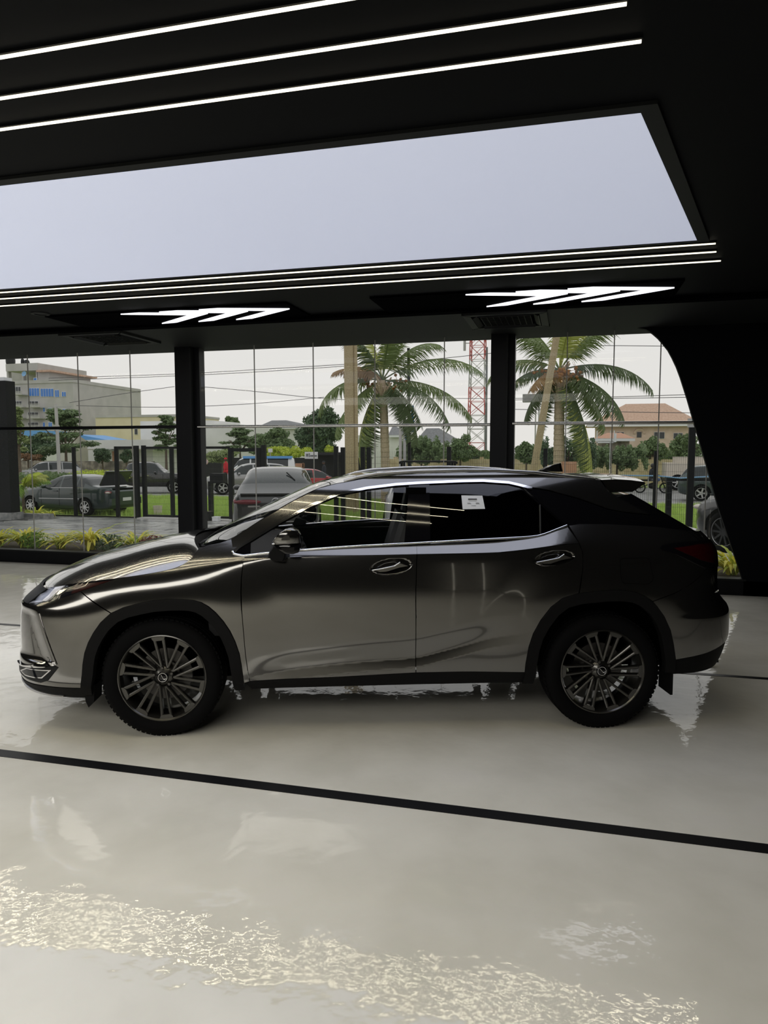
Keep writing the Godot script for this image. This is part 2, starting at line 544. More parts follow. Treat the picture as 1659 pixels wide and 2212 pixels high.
func look(e: Array, x: float) -> float:
	var k: float = clampf((x - e[1]) * e[2], 0.0, LUT - 0.001)
	var i := int(k)
	return lerpf(e[0][i], e[0][i + 1], k - i)

var t_ys: Array; var t_del: Array; var t_yc: Array; var t_ya: Array; var t_xf: Array; var t_xr: Array
var pockets := []   # dished handle recesses: centre x, y, half length, half height, tilt

func car_tables() -> void:
	table("ys", [[0.0, 0.90], [0.3, 0.93], [0.75, 0.975], [1.04, 1.005], [1.26, 1.05], [1.54, 1.105], [1.8, 1.127], [2.6, 1.141], [3.1, 1.148], [3.3, 1.165], [3.64, 1.2], [4.2, 1.2], [4.6, 1.17], [4.9, 1.14]], 0.0, 4.9)
	table("del", [[0, 0.05], [1.2, 0.04], [1.5, 0.014], [1.75, 0.002], [3.5, 0.002], [3.7, 0.012], [3.95, 0.03], [4.9, 0.04]], 0.0, 4.9)
	table("yc", [[1.5, 0.36], [1.85, 0.41], [2.3, 0.455], [2.6, 0.475], [2.8, 0.52], [2.95, 0.56], [3.1, 0.60], [3.3, 0.63]], 1.5, 3.3)
	table("ya", [[1.5, 0.0], [1.85, 0.017], [2.6, 0.018], [2.95, 0.014], [3.3, 0.003], [3.4, 0.0], [4.9, 0.0]], 1.5, 4.9)
	table("xf", [[0.035, -0.024], [0.235, -0.064], [0.331, -0.084], [0.403, -0.084], [0.48, -0.082], [0.577, -0.081], [0.673, -0.076], [0.732, -0.07], [0.775, -0.062], [0.806, -0.046], [0.848, -0.003], [0.89, 0.047], [0.923, 0.075], [0.983, 0.135], [1.123, 0.175]], 0.03, 1.13)
	table("xr", [[0.177, 4.642], [0.327, 4.792], [0.425, 4.843], [0.521, 4.868], [0.572, 4.876], [0.696, 4.874], [0.743, 4.865], [0.775, 4.838], [0.828, 4.801], [0.923, 4.785], [1.004, 4.788], [1.105, 4.784], [1.164, 4.762], [1.238, 4.70], [1.30, 4.62], [1.4, 4.5]], 0.17, 1.4)
	t_ys = lut.ys; t_del = lut.del; t_yc = lut.yc; t_ya = lut.ya; t_xf = lut.xf; t_xr = lut.xr
	pockets = [[2.46, 1.062, 0.135, 0.05, 0.10], [3.497, 1.105, 0.137, 0.048, 0.10]]

func smooth01(t: float) -> float:
	t = clampf(t, 0.0, 1.0)
	return t * t * (3.0 - 2.0 * t)

# half width of the painted body at a place along its side
func w_body(x: float, y: float) -> float:
	var w := 0.930
	w -= 0.28 * (y - 0.8) * (y - 0.8) if y > 0.8 else 0.10 * (0.8 - y) * (0.8 - y)
	var d := look(t_del, x)
	var z := (y - look(t_ys, x)) / d
	w -= 0.8 * d * (z if z > 25.0 else log(1.0 + exp(z)))
	if x > 1.5 and x < 3.4:
		var A := look(t_ya, x)
		var s := y - look(t_yc, x)
		w -= A * (1.0 - smooth01(s / 0.15)) if s > 0.0 else A * (1.0 - 0.65 * minf(1.0, -s / 0.06))
	if y < 0.34:
		w -= 1.2 * (0.34 - y) * (0.34 - y) + 0.25 * (0.34 - y)
	for c in [AXLE_F, AXLE_R]:
		var r := Vector2(x - c, y - 0.40).length()
		if r < 0.86:
			w += 0.012 * smooth01((0.86 - r) / 0.36) * smooth01((y - 0.2) / 0.2)
	for p in pockets:
		var dx: float = (x - p[0]); var dy: float = (y - p[1] - dx * p[4])
		var e: float = (dx / p[2]) * (dx / p[2]) + (dy / p[3]) * (dy / p[3])
		if e < 1.0:
			w -= 0.024 * smooth01((1.0 - e) * 1.25)
	# hollow of the bumper corner ahead of its slanted edge, and the step of the tail bumper
	if x < 0.42 and y > 0.44 and y < 0.83:
		var edge := 0.262 + (0.785 - y) * 0.375
		var k := edge - x
		if k > 0.0:
			w -= 0.045 * smooth01(k / 0.13) * smooth01((y - 0.44) / 0.04) * smooth01((0.80 - y) / 0.05)
	if x > 4.25:
		w += 0.007 * smooth01((x - 4.25) / 0.25) * smooth01((0.75 - y) / 0.03)
	var u := x - look(t_xf, y)
	if u < 0.85:
		w *= pow(maxf(1e-9, 1.0 - pow((0.85 - maxf(u, 0.0)) / 0.85, 3.0)), 0.38)
	u = look(t_xr, y) - x
	if u < 0.62:
		w *= pow(maxf(1e-9, 1.0 - pow((0.62 - maxf(u, 0.0)) / 0.62, 3.0)), 0.38)
	return w

func w_green(x: float, y: float) -> float:
	var k := y - 1.15
	var w := 0.868 - 0.36 * k - 0.30 * k * k
	if y > 1.5: w -= 2.2 * (y - 1.5) * (y - 1.5)
	if x < 2.4: w -= 0.035 * pow((2.4 - x) / 0.9, 2.0)
	if x > 3.0: w -= 0.13 * pow((x - 3.0) / 1.4, 2.0)
	return w

# side-view place <-> unrolled place, finer towards nose (end 0) and tail (end 1)
func roll(x: float, y: float, end: int) -> float:
	if end == 2: return x
	var u := maxf(0.0, x - look(t_xf, y) if end == 0 else look(t_xr, y) - x)
	var s := sqrt(u) if u < 0.25 else u + 0.25
	return s if end == 0 else -s

func unroll(s: float, y: float, end: int) -> float:
	if end == 2: return s
	var a := absf(s)
	var u := a * a if a < 0.5 else a - 0.25
	return look(t_xf, y) + u if end == 0 else look(t_xr, y) - u

func skin(s: float, y: float, end: int) -> Vector3:
	var x := unroll(s, y, end)
	return Vector3(x, y, w_green(x, y) if end == 2 else w_body(x, y))

func skin_n(s: float, y: float, end: int) -> Vector3:
	var e := 0.0025
	var a := skin(s + e, y, end) - skin(maxf(0.0002, s - e) if end == 0 else (minf(-0.0002, s - e) if end == 1 else s - e), y, end)
	if end == 1: a = skin(minf(-0.0002, s + e), y, end) - skin(s - e, y, end)
	var b := skin(s, y + e, end) - skin(s, y - e, end)
	var n := a.cross(b).normalized()
	return n if n.z >= 0.0 else -n

# a body panel: the outline is given in the side view, the surface bulges as the body does
func panel(pts: Array, end: int, off := 0.0, step := 0.03, gap := 0.0022, skirt := 0.016, bias := 0.0) -> Geo:
	var poly := PackedVector2Array()
	var m := pts.size() / 2
	for i in m:
		var p := Vector2(pts[i * 2], pts[i * 2 + 1]); var j := (i + 1) % m
		var q := Vector2(pts[j * 2], pts[j * 2 + 1])
		var k := maxi(1, int(ceil(p.distance_to(q) / 0.02)))
		for e in k:
			var r := p.lerp(q, float(e) / k)
			poly.append(Vector2(roll(r.x, r.y, end), r.y))
	if Geometry2D.is_polygon_clockwise(poly): poly.reverse()
	if gap > 0.0:
		var o := Geometry2D.offset_polygon(poly, -gap)
		if o.size() > 0:
			poly = o[0]
			for e in o:
				if e.size() > poly.size(): poly = e
	var lo := poly[0]; var hi := poly[0]
	for p in poly:
		lo = lo.min(p); hi = hi.max(p)
	var nx := int(ceil((hi.x - lo.x) / step)) + 1
	var ny := int(ceil((hi.y - lo.y) / step)) + 1
	var g := Geo.new()
	var state := PackedByteArray()
	state.resize(nx * ny)
	var pn := poly.size()
	for i in pn:
		var p := poly[i]; var q := poly[(i + 1) % pn]
		var k := maxi(1, int(ceil(p.distance_to(q) / (step * 0.2))))
		for e in k + 1:
			var r := (p.lerp(q, float(e) / k) - lo) / step
			state[clampi(int(r.y), 0, ny - 1) * nx + clampi(int(r.x), 0, nx - 1)] = 1
	var cp := {}
	var cn := {}
	for j in ny:
		for i in nx:
			var a := lo + Vector2(i, j) * step
			var st := state[j * nx + i]
			if st == 0:
				if not Geometry2D.is_point_in_polygon(a + Vector2(step, step) * 0.5, poly): continue
				var id := [j * (nx + 1) + i, j * (nx + 1) + i + 1, (j + 1) * (nx + 1) + i + 1, (j + 1) * (nx + 1) + i]
				var at2 := [a, a + Vector2(step, 0), a + Vector2(step, step), a + Vector2(0, step)]
				for c in 4:
					if not cp.has(id[c]):
						var nn := skin_n(at2[c].x, at2[c].y + bias, end)
						cn[id[c]] = nn
						cp[id[c]] = skin(at2[c].x, at2[c].y, end) + nn * off
				g.trin(cp[id[0]], cp[id[1]], cp[id[2]], cn[id[0]], cn[id[1]], cn[id[2]])
				g.trin(cp[id[0]], cp[id[2]], cp[id[3]], cn[id[0]], cn[id[2]], cn[id[3]])
			else:
				var cell := PackedVector2Array([a, a + Vector2(step, 0), a + Vector2(step, step), a + Vector2(0, step)])
				for piece in Geometry2D.intersect_polygons(poly, cell):
					var id := Geometry2D.triangulate_polygon(piece)
					var P := []
					var N := []
					for p in piece:
						var nn := skin_n(p.x, p.y + bias, end)
						N.append(nn)
						P.append(skin(p.x, p.y, end) + nn * off)
					for k in range(0, id.size(), 3):
						g.trin(P[id[k]], P[id[k + 1]], P[id[k + 2]], N[id[k]], N[id[k + 1]], N[id[k + 2]])
	if skirt > 0.0:
		for i in pn:
			var p := poly[i]; var q := poly[(i + 1) % pn]
			var np := skin_n(p.x, p.y, end); var nq := skin_n(q.x, q.y, end)
			var a := skin(p.x, p.y, end) + np * off; var b := skin(q.x, q.y, end) + nq * off
			var c := b - nq * skirt; var d := a - np * skirt
			var f := (b - a).cross(np).normalized()
			g.trin(a, b, c, f, f, f); g.trin(a, c, d, f, f, f)
	return g

func resample(pts: Array, n: int) -> Array:
	var len := [0.0]
	for i in pts.size() - 1: len.append(len[-1] + pts[i].distance_to(pts[i + 1]))
	var c := Curve3D.new()
	for i in pts.size():
		var t: Vector3 = (pts[mini(i + 1, pts.size() - 1)] - pts[maxi(i - 1, 0)])
		var la: float = pts[i].distance_to(pts[maxi(i - 1, 0)]); var lb: float = pts[i].distance_to(pts[mini(i + 1, pts.size() - 1)])
		t = t.normalized()
		c.add_point(pts[i], -t * la / 3.0, t * lb / 3.0)
	c.bake_interval = 0.01
	var L := c.get_baked_length()
	var out := []
	for i in n: out.append(c.sample_baked(L * i / (n - 1.0), true))
	return out

# a surface across the car between an edge line (and its mirror image) and a centre line
func across(edge: Array, centre: Array, nu: int, nt: int, py := 2.2, px := 2.0, lift := 0.0) -> Geo:
	var E := resample(edge, nu); var C := resample(centre, nu)
	var f := func(i: int, t: float) -> Vector3:
		var e: Vector3 = E[i]; var c: Vector3 = C[i]
		return Vector3(lerpf(c.x, e.x, pow(absf(t), px)), lerpf(c.y, e.y, pow(absf(t), py)), e.z * t)
	var P := []
	for i in nu:
		var row := PackedVector3Array()
		for k in 2 * nt + 1: row.append(f.call(i, float(k - nt) / nt))
		P.append(row)
	var N := []
	for i in nu:
		var row := PackedVector3Array()
		for k in 2 * nt + 1:
			var a: Vector3 = P[mini(i + 1, nu - 1)][k] - P[maxi(i - 1, 0)][k]
			var b: Vector3 = P[i][mini(k + 1, 2 * nt)] - P[i][maxi(k - 1, 0)]
			var n := b.cross(a).normalized()
			row.append(n if n.y >= 0.0 else -n)
		N.append(row)
	var g := Geo.new()
	for i in nu - 1:
		for k in 2 * nt:
			var p := [P[i][k], P[i + 1][k], P[i + 1][k + 1], P[i][k + 1]]
			var n := [N[i][k], N[i + 1][k], N[i + 1][k + 1], N[i][k + 1]]
			for e in 4: p[e] += n[e] * lift
			g.trin(p[0], p[1], p[2], n[0], n[1], n[2])
			g.trin(p[0], p[2], p[3], n[0], n[2], n[3])
	return g

func on_body(pts: Array, k := 1.0) -> Array:
	var o := []
	for p in pts: o.append(Vector3(p[0], p[1], w_body(p[0], p[1]) * k))
	return o
func on_green(pts: Array) -> Array:
	var o := []
	for p in pts: o.append(Vector3(p[0], p[1], w_green(p[0], p[1])))
	return o
func centre(pts: Array) -> Array:
	var o := []
	for p in pts: o.append(Vector3(p[0], p[1], 0))
	return o
func flat_list(pts: Array) -> Array:
	var o := []
	for p in pts: o.append_array(p)
	return o

const ARCH_F := [0.528, 0.314, 0.547, 0.41, 0.556, 0.479, 0.571, 0.55, 0.597, 0.617, 0.631, 0.678, 0.673, 0.736, 0.709, 0.77, 0.739, 0.796, 0.812, 0.83, 0.905, 0.854, 0.994, 0.871, 1.087, 0.877, 1.177, 0.876, 1.239, 0.87, 1.286, 0.857, 1.33, 0.831, 1.373, 0.793, 1.42, 0.737, 1.461, 0.672, 1.49, 0.605, 1.514, 0.527, 1.524, 0.456, 1.531, 0.39, 1.535, 0.334]
const ARCH_R := [3.314, 0.381, 3.316, 0.426, 3.333, 0.545, 3.359, 0.633, 3.405, 0.72, 3.47, 0.805, 3.545, 0.862, 3.641, 0.889, 3.737, 0.90, 3.834, 0.908, 3.929, 0.907, 4.007, 0.896, 4.076, 0.867, 4.146, 0.808, 4.196, 0.74, 4.24, 0.651, 4.264, 0.562, 4.286, 0.451]
const WIN_TOP := [1.468, 1.157, 1.499, 1.188, 1.558, 1.223, 1.759, 1.344, 1.942, 1.441, 2.129, 1.518, 2.316, 1.554, 2.508, 1.576, 2.661, 1.585, 2.951, 1.596, 3.085, 1.598, 3.255, 1.586, 3.33, 1.569, 3.408, 1.548]
const BELT := [1.468, 1.155, 1.476, 1.143, 1.538, 1.131, 1.674, 1.146, 1.902, 1.163, 2.22, 1.183, 2.625, 1.201, 2.958, 1.217, 3.276, 1.23, 3.397, 1.238, 3.455, 1.251, 3.522, 1.273, 3.609, 1.302]

func arch_trim(arch: Array, c: Vector2, ends: Array) -> Array:
	var o := arch.duplicate()
	o.append_array(ends[1])
	for i in range(arch.size() - 2, -1, -2):
		var p := Vector2(arch[i], arch[i + 1])
		p += (c - p).normalized() * 0.068
		o.append_array([p.x, p.y])
	o.append_array(ends[0])
	return o

# a strip of even width along a line on the side glass
func strip(line: Array, from: int, to: int, width: float, off: float, base := 0.0) -> Geo:
	var a := PackedVector2Array()
	for i in range(from, to + 1): a.append(Vector2(line[i * 2], line[i * 2 + 1]))
	var up := []
	var dn := []
	for i in a.size():
		var t := (a[mini(i + 1, a.size() - 1)] - a[maxi(i - 1, 0)]).normalized()
		var nn := Vector2(-t.y, t.x)
		var p := a[i] + nn * (base + width * 0.5); var q := a[i] + nn * (base - width * 0.5)
		up.append_array([p.x, p.y]); dn.append([q.x, q.y])
	dn.reverse()
	return panel(up + flat_list(dn), 2, off, 0.03, 0.0, 0.012)

func both(called: String, g: Geo, m: Material, near: Node, far: Node, label := "") -> void:
	part(called, g, m, near, label)
	part(called, g.mirrored(), m, far, label)

func hero_car() -> void:
	car_tables()
	var car := thing("sport_utility_car", "grey metallic sport utility car parked sideways on the glossy pale showroom floor", "car", Transform3D(Basis(Vector3.UP, deg_to_rad(17.3)), Vector3(-3.684, 0, -4.402)))
	# --- painted side panels
	var xf80 := look(t_xf, 0.80); var xf30 := look(t_xf, 0.295)
	var fb := [0.537, 0.922, 0.738, 0.796]
	for i in range(7, -1, -1): fb.append_array([ARCH_F[i * 2], ARCH_F[i * 2 + 1]])
	fb.append_array([0.268, 0.31, 0.12, 0.30, xf30, 0.295])
	for k in 9: fb.append_array([look(t_xf, 0.34 + 0.055 * k), 0.34 + 0.055 * k])
	fb.append_array([xf80, 0.80, 0.13, 0.812, 0.269, 0.84, 0.352, 0.856, 0.44, 0.886])
	var bumper := sub("front_bumper", car)
	both("bumper_skin", panel(fb, 0, 0.0, 0.02), M.paint, bumper, bumper)
	var fend := [0.537, 0.922, 0.634, 0.956, 0.756, 1.001, 0.908, 1.021, 1.048, 1.045, 1.142, 1.071, 1.206, 1.111, 1.248, 1.177, 1.311, 1.196, 1.375, 1.207, 1.434, 1.224, 1.446, 1.229, 1.505, 1.196, 1.471, 1.162, 1.48, 1.143, 1.551, 1.135, 1.538, 1.068, 1.531, 0.996, 1.529, 0.908, 1.532, 0.818, 1.541, 0.683, 1.551, 0.526, 1.565, 0.392, 1.573, 0.348]
	for i in range(24, 7, -1): fend.append_array([ARCH_F[i * 2], ARCH_F[i * 2 + 1]])
	both("fender", panel(fend, 0, 0.0, 0.025), M.paint, car, car)
	var fdoor := sub("front_door", car); var fdoor2 := sub("front_door", car)
	var rdoor := sub("rear_door", car); var rdoor2 := sub("rear_door", car)
	# each door is a shoulder above the crease and a skin below it
	var crease := func(x0: float, x1: float) -> Array:
		var o := []
		for k in 13:
			var x := lerpf(x0, x1, k / 12.0)
			o.append_array([x, look(t_ys, x)])
		return o
	var lower := panel(crease.call(1.541, 2.622) + [2.614, 0.898, 2.616, 0.521, 2.618, 0.384, 2.127, 0.363, 1.573, 0.348, 1.565, 0.392, 1.551, 0.526, 1.541, 0.683, 1.532, 0.818, 1.529, 0.908, 1.531, 0.996, 1.538, 1.068], 0, 0.0, 0.0095, 0.0022, 0.016, -0.004)
	var upper := [1.551, 1.131, 1.677, 1.148, 1.903, 1.164, 2.22, 1.182, 2.626, 1.2]
	var cr: Array = crease.call(2.622, 1.541)
	lower.add(panel(upper + cr, 0, 0.0, 0.012, 0.0005, 0.012, 0.004))
	both("door_skin", lower, M.paint, fdoor, fdoor2)
	var rd: Array = crease.call(2.622, 3.66) + [3.678, 1.138, 3.675, 1.053, 3.644, 0.89]
	for i in range(7, -1, -1): rd.append_array([ARCH_R[i * 2], ARCH_R[i * 2 + 1]])
	rd.append_array([2.918, 0.386, 2.618, 0.384, 2.616, 0.521, 2.614, 0.898])
	lower = panel(rd, 1, 0.0, 0.0095, 0.0022, 0.016, -0.004)
	upper = [2.626, 1.2, 2.961, 1.215, 3.278, 1.229, 3.397, 1.238, 3.454, 1.251, 3.521, 1.273, 3.61, 1.301]
	cr = crease.call(3.66, 2.622)
	lower.add(panel(upper + cr, 1, 0.0, 0.012, 0.0005, 0.012, 0.004))
	both("door_skin", lower, M.paint, rdoor, rdoor2)
	var qp := [3.618, 1.316, 3.89, 1.314, 4.189, 1.297, 4.553, 1.25, 4.555, 1.03, 4.5, 1.027, 4.442, 0.976, 4.362, 0.93, 4.269, 0.886, 4.121, 0.835, 4.076, 0.867, 4.007, 0.896, 3.929, 0.907, 3.834, 0.908, 3.737, 0.90, 3.648, 0.889, 3.675, 1.053, 3.678, 1.138, 3.66, 1.201]
	both("quarter_panel", panel(qp, 1, 0.0, 0.02), M.paint, car, car)
	var rb := [4.121, 0.835, 4.269, 0.886, 4.362, 0.93, 4.442, 0.976, 4.5, 1.027, 4.55, 1.02, 4.60, 0.86, look(t_xr, 0.84), 0.84]
	for k in 6: rb.append_array([look(t_xr, 0.80 - 0.045 * k), 0.80 - 0.045 * k])
	rb.append_array([look(t_xr, 0.545), 0.545, 4.739, 0.536, 4.509, 0.487])
	for i in range(17, 12, -1): rb.append_array([ARCH_R[i * 2], ARCH_R[i * 2 + 1]])
	var rbump := sub("rear_bumper", car)
	both("bumper_skin", panel(rb, 1, 0.0, 0.02), M.paint, rbump, rbump)
	both("valance", panel([4.286, 0.448, 4.509, 0.487, 4.739, 0.536, look(t_xr, 0.54), 0.54, look(t_xr, 0.45), 0.45, look(t_xr, 0.37), 0.37, 4.603, 0.355, 4.265, 0.35], 1, -0.006, 0.025), M.plastic, rbump, rbump)
	var tg := [4.553, 1.25, 4.62, 1.245, look(t_xr, 1.235), 1.235]
	for k in 6: tg.append_array([look(t_xr, 1.18 - 0.06 * k), 1.18 - 0.06 * k])
	tg.append_array([look(t_xr, 0.845), 0.845, 4.605, 0.865, 4.555, 1.02])
	var tail := sub("tailgate", car)
	both("tailgate_skin", panel(tg, 1, 0.0, 0.025), M.paint, tail, tail)
	# --- lamps
	for sd in [0, 1]:
		var hl := sub("headlamp", car)
		var bits := [
			["reflector", [0.13, 0.812, 0.269, 0.84, 0.352, 0.856, 0.44, 0.886, 0.537, 0.922, 0.634, 0.956, 0.756, 1.001, 0.628, 0.984, 0.481, 0.96, 0.348, 0.933, 0.266, 0.917, 0.20, 0.87], -0.012, M.lamp_dark],
			["running_light", [0.34, 0.935, 0.405, 0.945, 0.345, 0.89, 0.30, 0.853, 0.255, 0.845, 0.30, 0.885], -0.004, M.lamp_white],
			["trim_blade", [0.14, 0.818, 0.27, 0.843, 0.262, 0.852, 0.185, 0.838], -0.004, M.satin],
			["projector", [0.36, 0.89, 0.40, 0.905, 0.44, 0.945, 0.425, 0.948, 0.39, 0.92, 0.375, 0.925], -0.006, M.chrome],
			["marker", [0.47, 0.905, 0.56, 0.935, 0.72, 0.99, 0.62, 0.976, 0.48, 0.955], -0.006, M.lamp_amber],
		]
		for b in bits:
			var g := panel(b[1], 0, b[2], 0.02, 0.0, 0.01)
			part(b[0], g if sd == 0 else g.mirrored(), b[3], hl)
		var gc := panel(bits[0][1], 0, 0.001, 0.02, 0.002, 0.0)
		part("cover", gc if sd == 0 else gc.mirrored(), M.lamp_glass, hl)
		var tl := sub("tail_lamp", car)
		var xt := look(t_xr, 1.1) - 0.03
		var g2 := panel([4.183, 1.171, 4.193, 1.183, 4.257, 1.195, 4.442, 1.202, 4.568, 1.197, xt - 0.06, 1.185, xt, 1.12, xt - 0.02, 1.03, 4.60, 1.012, 4.50, 1.03, 4.444, 1.052, 4.286, 1.127, 4.194, 1.156], 1, 0.005, 0.02, 0.001, 0.012)
		part("lens", g2 if sd == 0 else g2.mirrored(), M.gloss_black, tl)
		var g3 := panel([4.27, 1.165, 4.45, 1.18, 4.60, 1.175, 4.64, 1.10, 4.60, 1.05, 4.46, 1.085], 1, 0.008, 0.02, 0.0, 0.004)
		part("red_lens", g3 if sd == 0 else g3.mirrored(), M.lamp_red, tl, "dark red lens")
	# --- nose
	both("nose_surround", panel([xf80, 0.80, 0.13, 0.812, 0.20, 0.87, 0.266, 0.917, look(t_xf, 0.905) + 0.01, 0.915, look(t_xf, 0.86), 0.86], 0, -0.006, 0.02), M.frame_grey, bumper, bumper)
	both("grille", panel([xf80, 0.79, xf80 + 0.02, 0.79, xf30 + 0.008, 0.56, xf30 + 0.03, 0.34, xf30, 0.33, xf30, 0.56], 0, 0.004, 0.02, 0.0, 0.01), M.plastic, bumper, bumper)
	var slats := Geo.new()
	for k in 11:
		var y := 0.36 + 0.039 * k
		slats.box(Vector3(look(t_xf, y) + 0.004, y, 0), Vector3(0.03, 0.012, 0.5 + 0.3 * absf(y - 0.56)))
	part("grille_bars", slats, M.satin, bumper)
	both("lip", panel([0.10, 0.30, 0.268, 0.31, 0.528, 0.314, 0.556, 0.24, 0.463, 0.239, 0.292, 0.244, 0.195, 0.239, 0.05, 0.235, look(t_xf, 0.235), 0.235, look(t_xf, 0.295), 0.295], 0, 0.004, 0.025, 0.001, 0.05), M.plastic, bumper, bumper)
	both("skid_strip", panel([0.40, 0.256, 0.30, 0.258, 0.16, 0.268, 0.02, 0.275, look(t_xf, 0.26), 0.272, look(t_xf, 0.25), 0.25, 0.02, 0.252, 0.16, 0.247, 0.30, 0.244, 0.40, 0.246], 0, 0.012, 0.02, 0.0, 0.012), M.satin, bumper, bumper)
	both("fog_surround", panel([0.0, 0.385, 0.112, 0.414, 0.364, 0.457, 0.39, 0.445, 0.308, 0.352, 0.256, 0.332, 0.132, 0.332, 0.0, 0.345], 0, 0.006, 0.02, 0.0, 0.012), M.frame_grey, bumper, bumper)
	both("fog_rim", panel([0.065, 0.367, 0.142, 0.408, 0.348, 0.429, 0.275, 0.366, 0.223, 0.358, 0.127, 0.352], 0, 0.011, 0.02, 0.0, 0.01), M.chrome, bumper, bumper)
	both("fog_lamp", panel([0.085, 0.371, 0.144, 0.402, 0.328, 0.42, 0.27, 0.373, 0.223, 0.366, 0.13, 0.36], 0, 0.013, 0.02, 0.0, 0.01), M.lamp_dark, bumper, bumper)
	var ridge := Geo.new()
	var rp := []
	for k in 12:
		var y := lerpf(0.775, 0.465, k / 11.0)
		var x := 0.262 + (0.785 - y) * 0.375
		rp.append(Vector3(x, y, w_body(x, y) - 0.002))
	ridge.path(rp, 0.006, 0.007, 8)
	both("corner_ridge", ridge, M.paint, bumper, bumper)
	both("chrome_fin", panel([0.0, 0.40, 0.112, 0.418, 0.355, 0.476, 0.363, 0.456, 0.302, 0.440, 0.143, 0.413, 0.0, 0.39], 0, 0.014, 0.02, 0.0, 0.02), M.chrome, bumper, bumper)
	# --- black lower trim
	both("wheel_arch_trim", panel(arch_trim(ARCH_F, Vector2(AXLE_F, 0.40), [[0.59, 0.27, 0.535, 0.27], [1.537, 0.29, 1.48, 0.29]]), 0, 0.012, 0.02, 0.0, 0.06), M.plastic, car, car)
	both("wheel_arch_trim", panel(arch_trim(ARCH_R, Vector2(AXLE_R, 0.40), [[3.37, 0.31, 3.30, 0.31], [4.284, 0.37, 4.22, 0.37]]), 1, 0.012, 0.02, 0.0, 0.06), M.plastic, car, car)
	part("rocker_panel", panel([1.535, 0.334, 1.574, 0.347, 2.127, 0.362, 2.614, 0.383, 2.918, 0.385, 3.312, 0.385, 3.34, 0.306, 2.92, 0.30, 2.631, 0.298, 1.582, 0.285], 0, -0.004, 0.03, 0.001, 0.05), M.plastic, car)
	part("rocker_panel", panel([1.535, 0.342, 1.574, 0.347, 2.127, 0.362, 2.614, 0.383, 2.918, 0.385, 3.312, 0.385, 3.33, 0.372, 2.92, 0.368, 2.631, 0.366, 1.582, 0.338], 0, -0.004, 0.03, 0.001, 0.03).mirrored(), M.plastic, car)
	both("fuel_door", panel([3.915, 1.096, 3.926, 1.105, 3.94, 1.108, 4.084, 1.108, 4.10, 1.105, 4.107, 1.095, 4.127, 0.99, 4.122, 0.968, 4.109, 0.953, 4.09, 0.945, 3.944, 0.949, 3.929, 0.954, 3.921, 0.965, 3.912, 1.01], 1, 0.0022, 0.02, 0.0025, 0.003), M.paint, car, Node3D.new())
	part("fuel_door_gap", panel([3.915, 1.096, 3.926, 1.105, 3.94, 1.108, 4.084, 1.108, 4.10, 1.105, 4.107, 1.095, 4.127, 0.99, 4.122, 0.968, 4.109, 0.953, 4.09, 0.945, 3.944, 0.949, 3.929, 0.954, 3.921, 0.965, 3.912, 1.01], 1, 0.0008, 0.02, 0.0, 0.0), M.gap, car)
	# --- handles
	for h in [[2.46, 1.062, fdoor, fdoor2], [3.497, 1.105, rdoor, rdoor2]]:
		var g := Geo.new()
		var zc := w_body(h[0] + 0.16, h[1]) + 0.004
		g.pillow(PackedVector2Array([Vector2(-0.125, -0.020), Vector2(-0.06, -0.006), Vector2(0.02, 0.008), Vector2(0.05, 0.030), Vector2(0.065, 0.034), Vector2(0.132, 0.012), Vector2(0.06, 0.0), Vector2(-0.04, -0.03), Vector2(-0.09, -0.033)]), [[-0.022, 0.9], [-0.006, 1.0], [0.004, 0.97], [0.012, 0.8]])
		var hg := Geo.new()
		hg.add(g, Transform3D(Basis(), Vector3(h[0], h[1], zc)))
		both("handle", hg, M.paint, h[2], h[3])
		var cg := Geo.new()
		cg.path([Vector3(h[0] - 0.12, h[1] - 0.017, zc + 0.008), Vector3(h[0] - 0.05, h[1] - 0.004, zc + 0.013), Vector3(h[0] + 0.02, h[1] + 0.010, zc + 0.013), Vector3(h[0] + 0.055, h[1] + 0.033, zc + 0.010)], 0.003, 0.004)
		both("handle_trim", cg, M.chrome, h[2], h[3])
	# --- hood, cowl, windscreen, roof
	var hood_edge := on_body([[0.27, 0.918], [0.348, 0.933], [0.481, 0.961], [0.628, 0.985], [0.753, 1.001], [0.908, 1.022], [1.048, 1.046], [1.142, 1.072], [1.206, 1.112], [1.245, 1.17]])
	part("hood", across(hood_edge, centre([[0.07, 0.905], [0.15, 0.955], [0.25, 1.0], [0.40, 1.052], [0.56, 1.09], [0.78, 1.143], [1.0, 1.184], [1.10, 1.196]]), 44, 24, 2.6, 2.0), M.paint, car)
	part("cowl", across(on_body([[1.19, 1.10], [1.235, 1.15], [1.27, 1.18]]), centre([[1.08, 1.17], [1.09, 1.15], [1.12, 1.14]]), 5, 16, 2.2, 2.0, -0.004), M.plastic, car)
	var wsE := on_green([[1.27, 1.187], [1.36, 1.212], [1.451, 1.236], [1.638, 1.352], [1.817, 1.458], [1.998, 1.546], [2.117, 1.577]])
	var wsC := centre([[1.10, 1.135], [1.333, 1.265], [1.544, 1.375], [1.756, 1.472], [1.925, 1.546], [2.05, 1.583]])
	part("windscreen", across(wsE, wsC, 24, 18, 2.2, 2.0), M.screen_glass, car)
	var wipers := Geo.new()
	wipers.path([Vector3(1.20, 1.17, 0.55), Vector3(1.28, 1.20, 0.3), Vector3(1.27, 1.205, -0.05)], 0.008, 0.006)
	wipers.path([Vector3(1.19, 1.165, -0.1), Vector3(1.26, 1.20, -0.3), Vector3(1.32, 1.21, -0.6)], 0.008, 0.006)
	part("wiper", wipers, M.plastic, car)
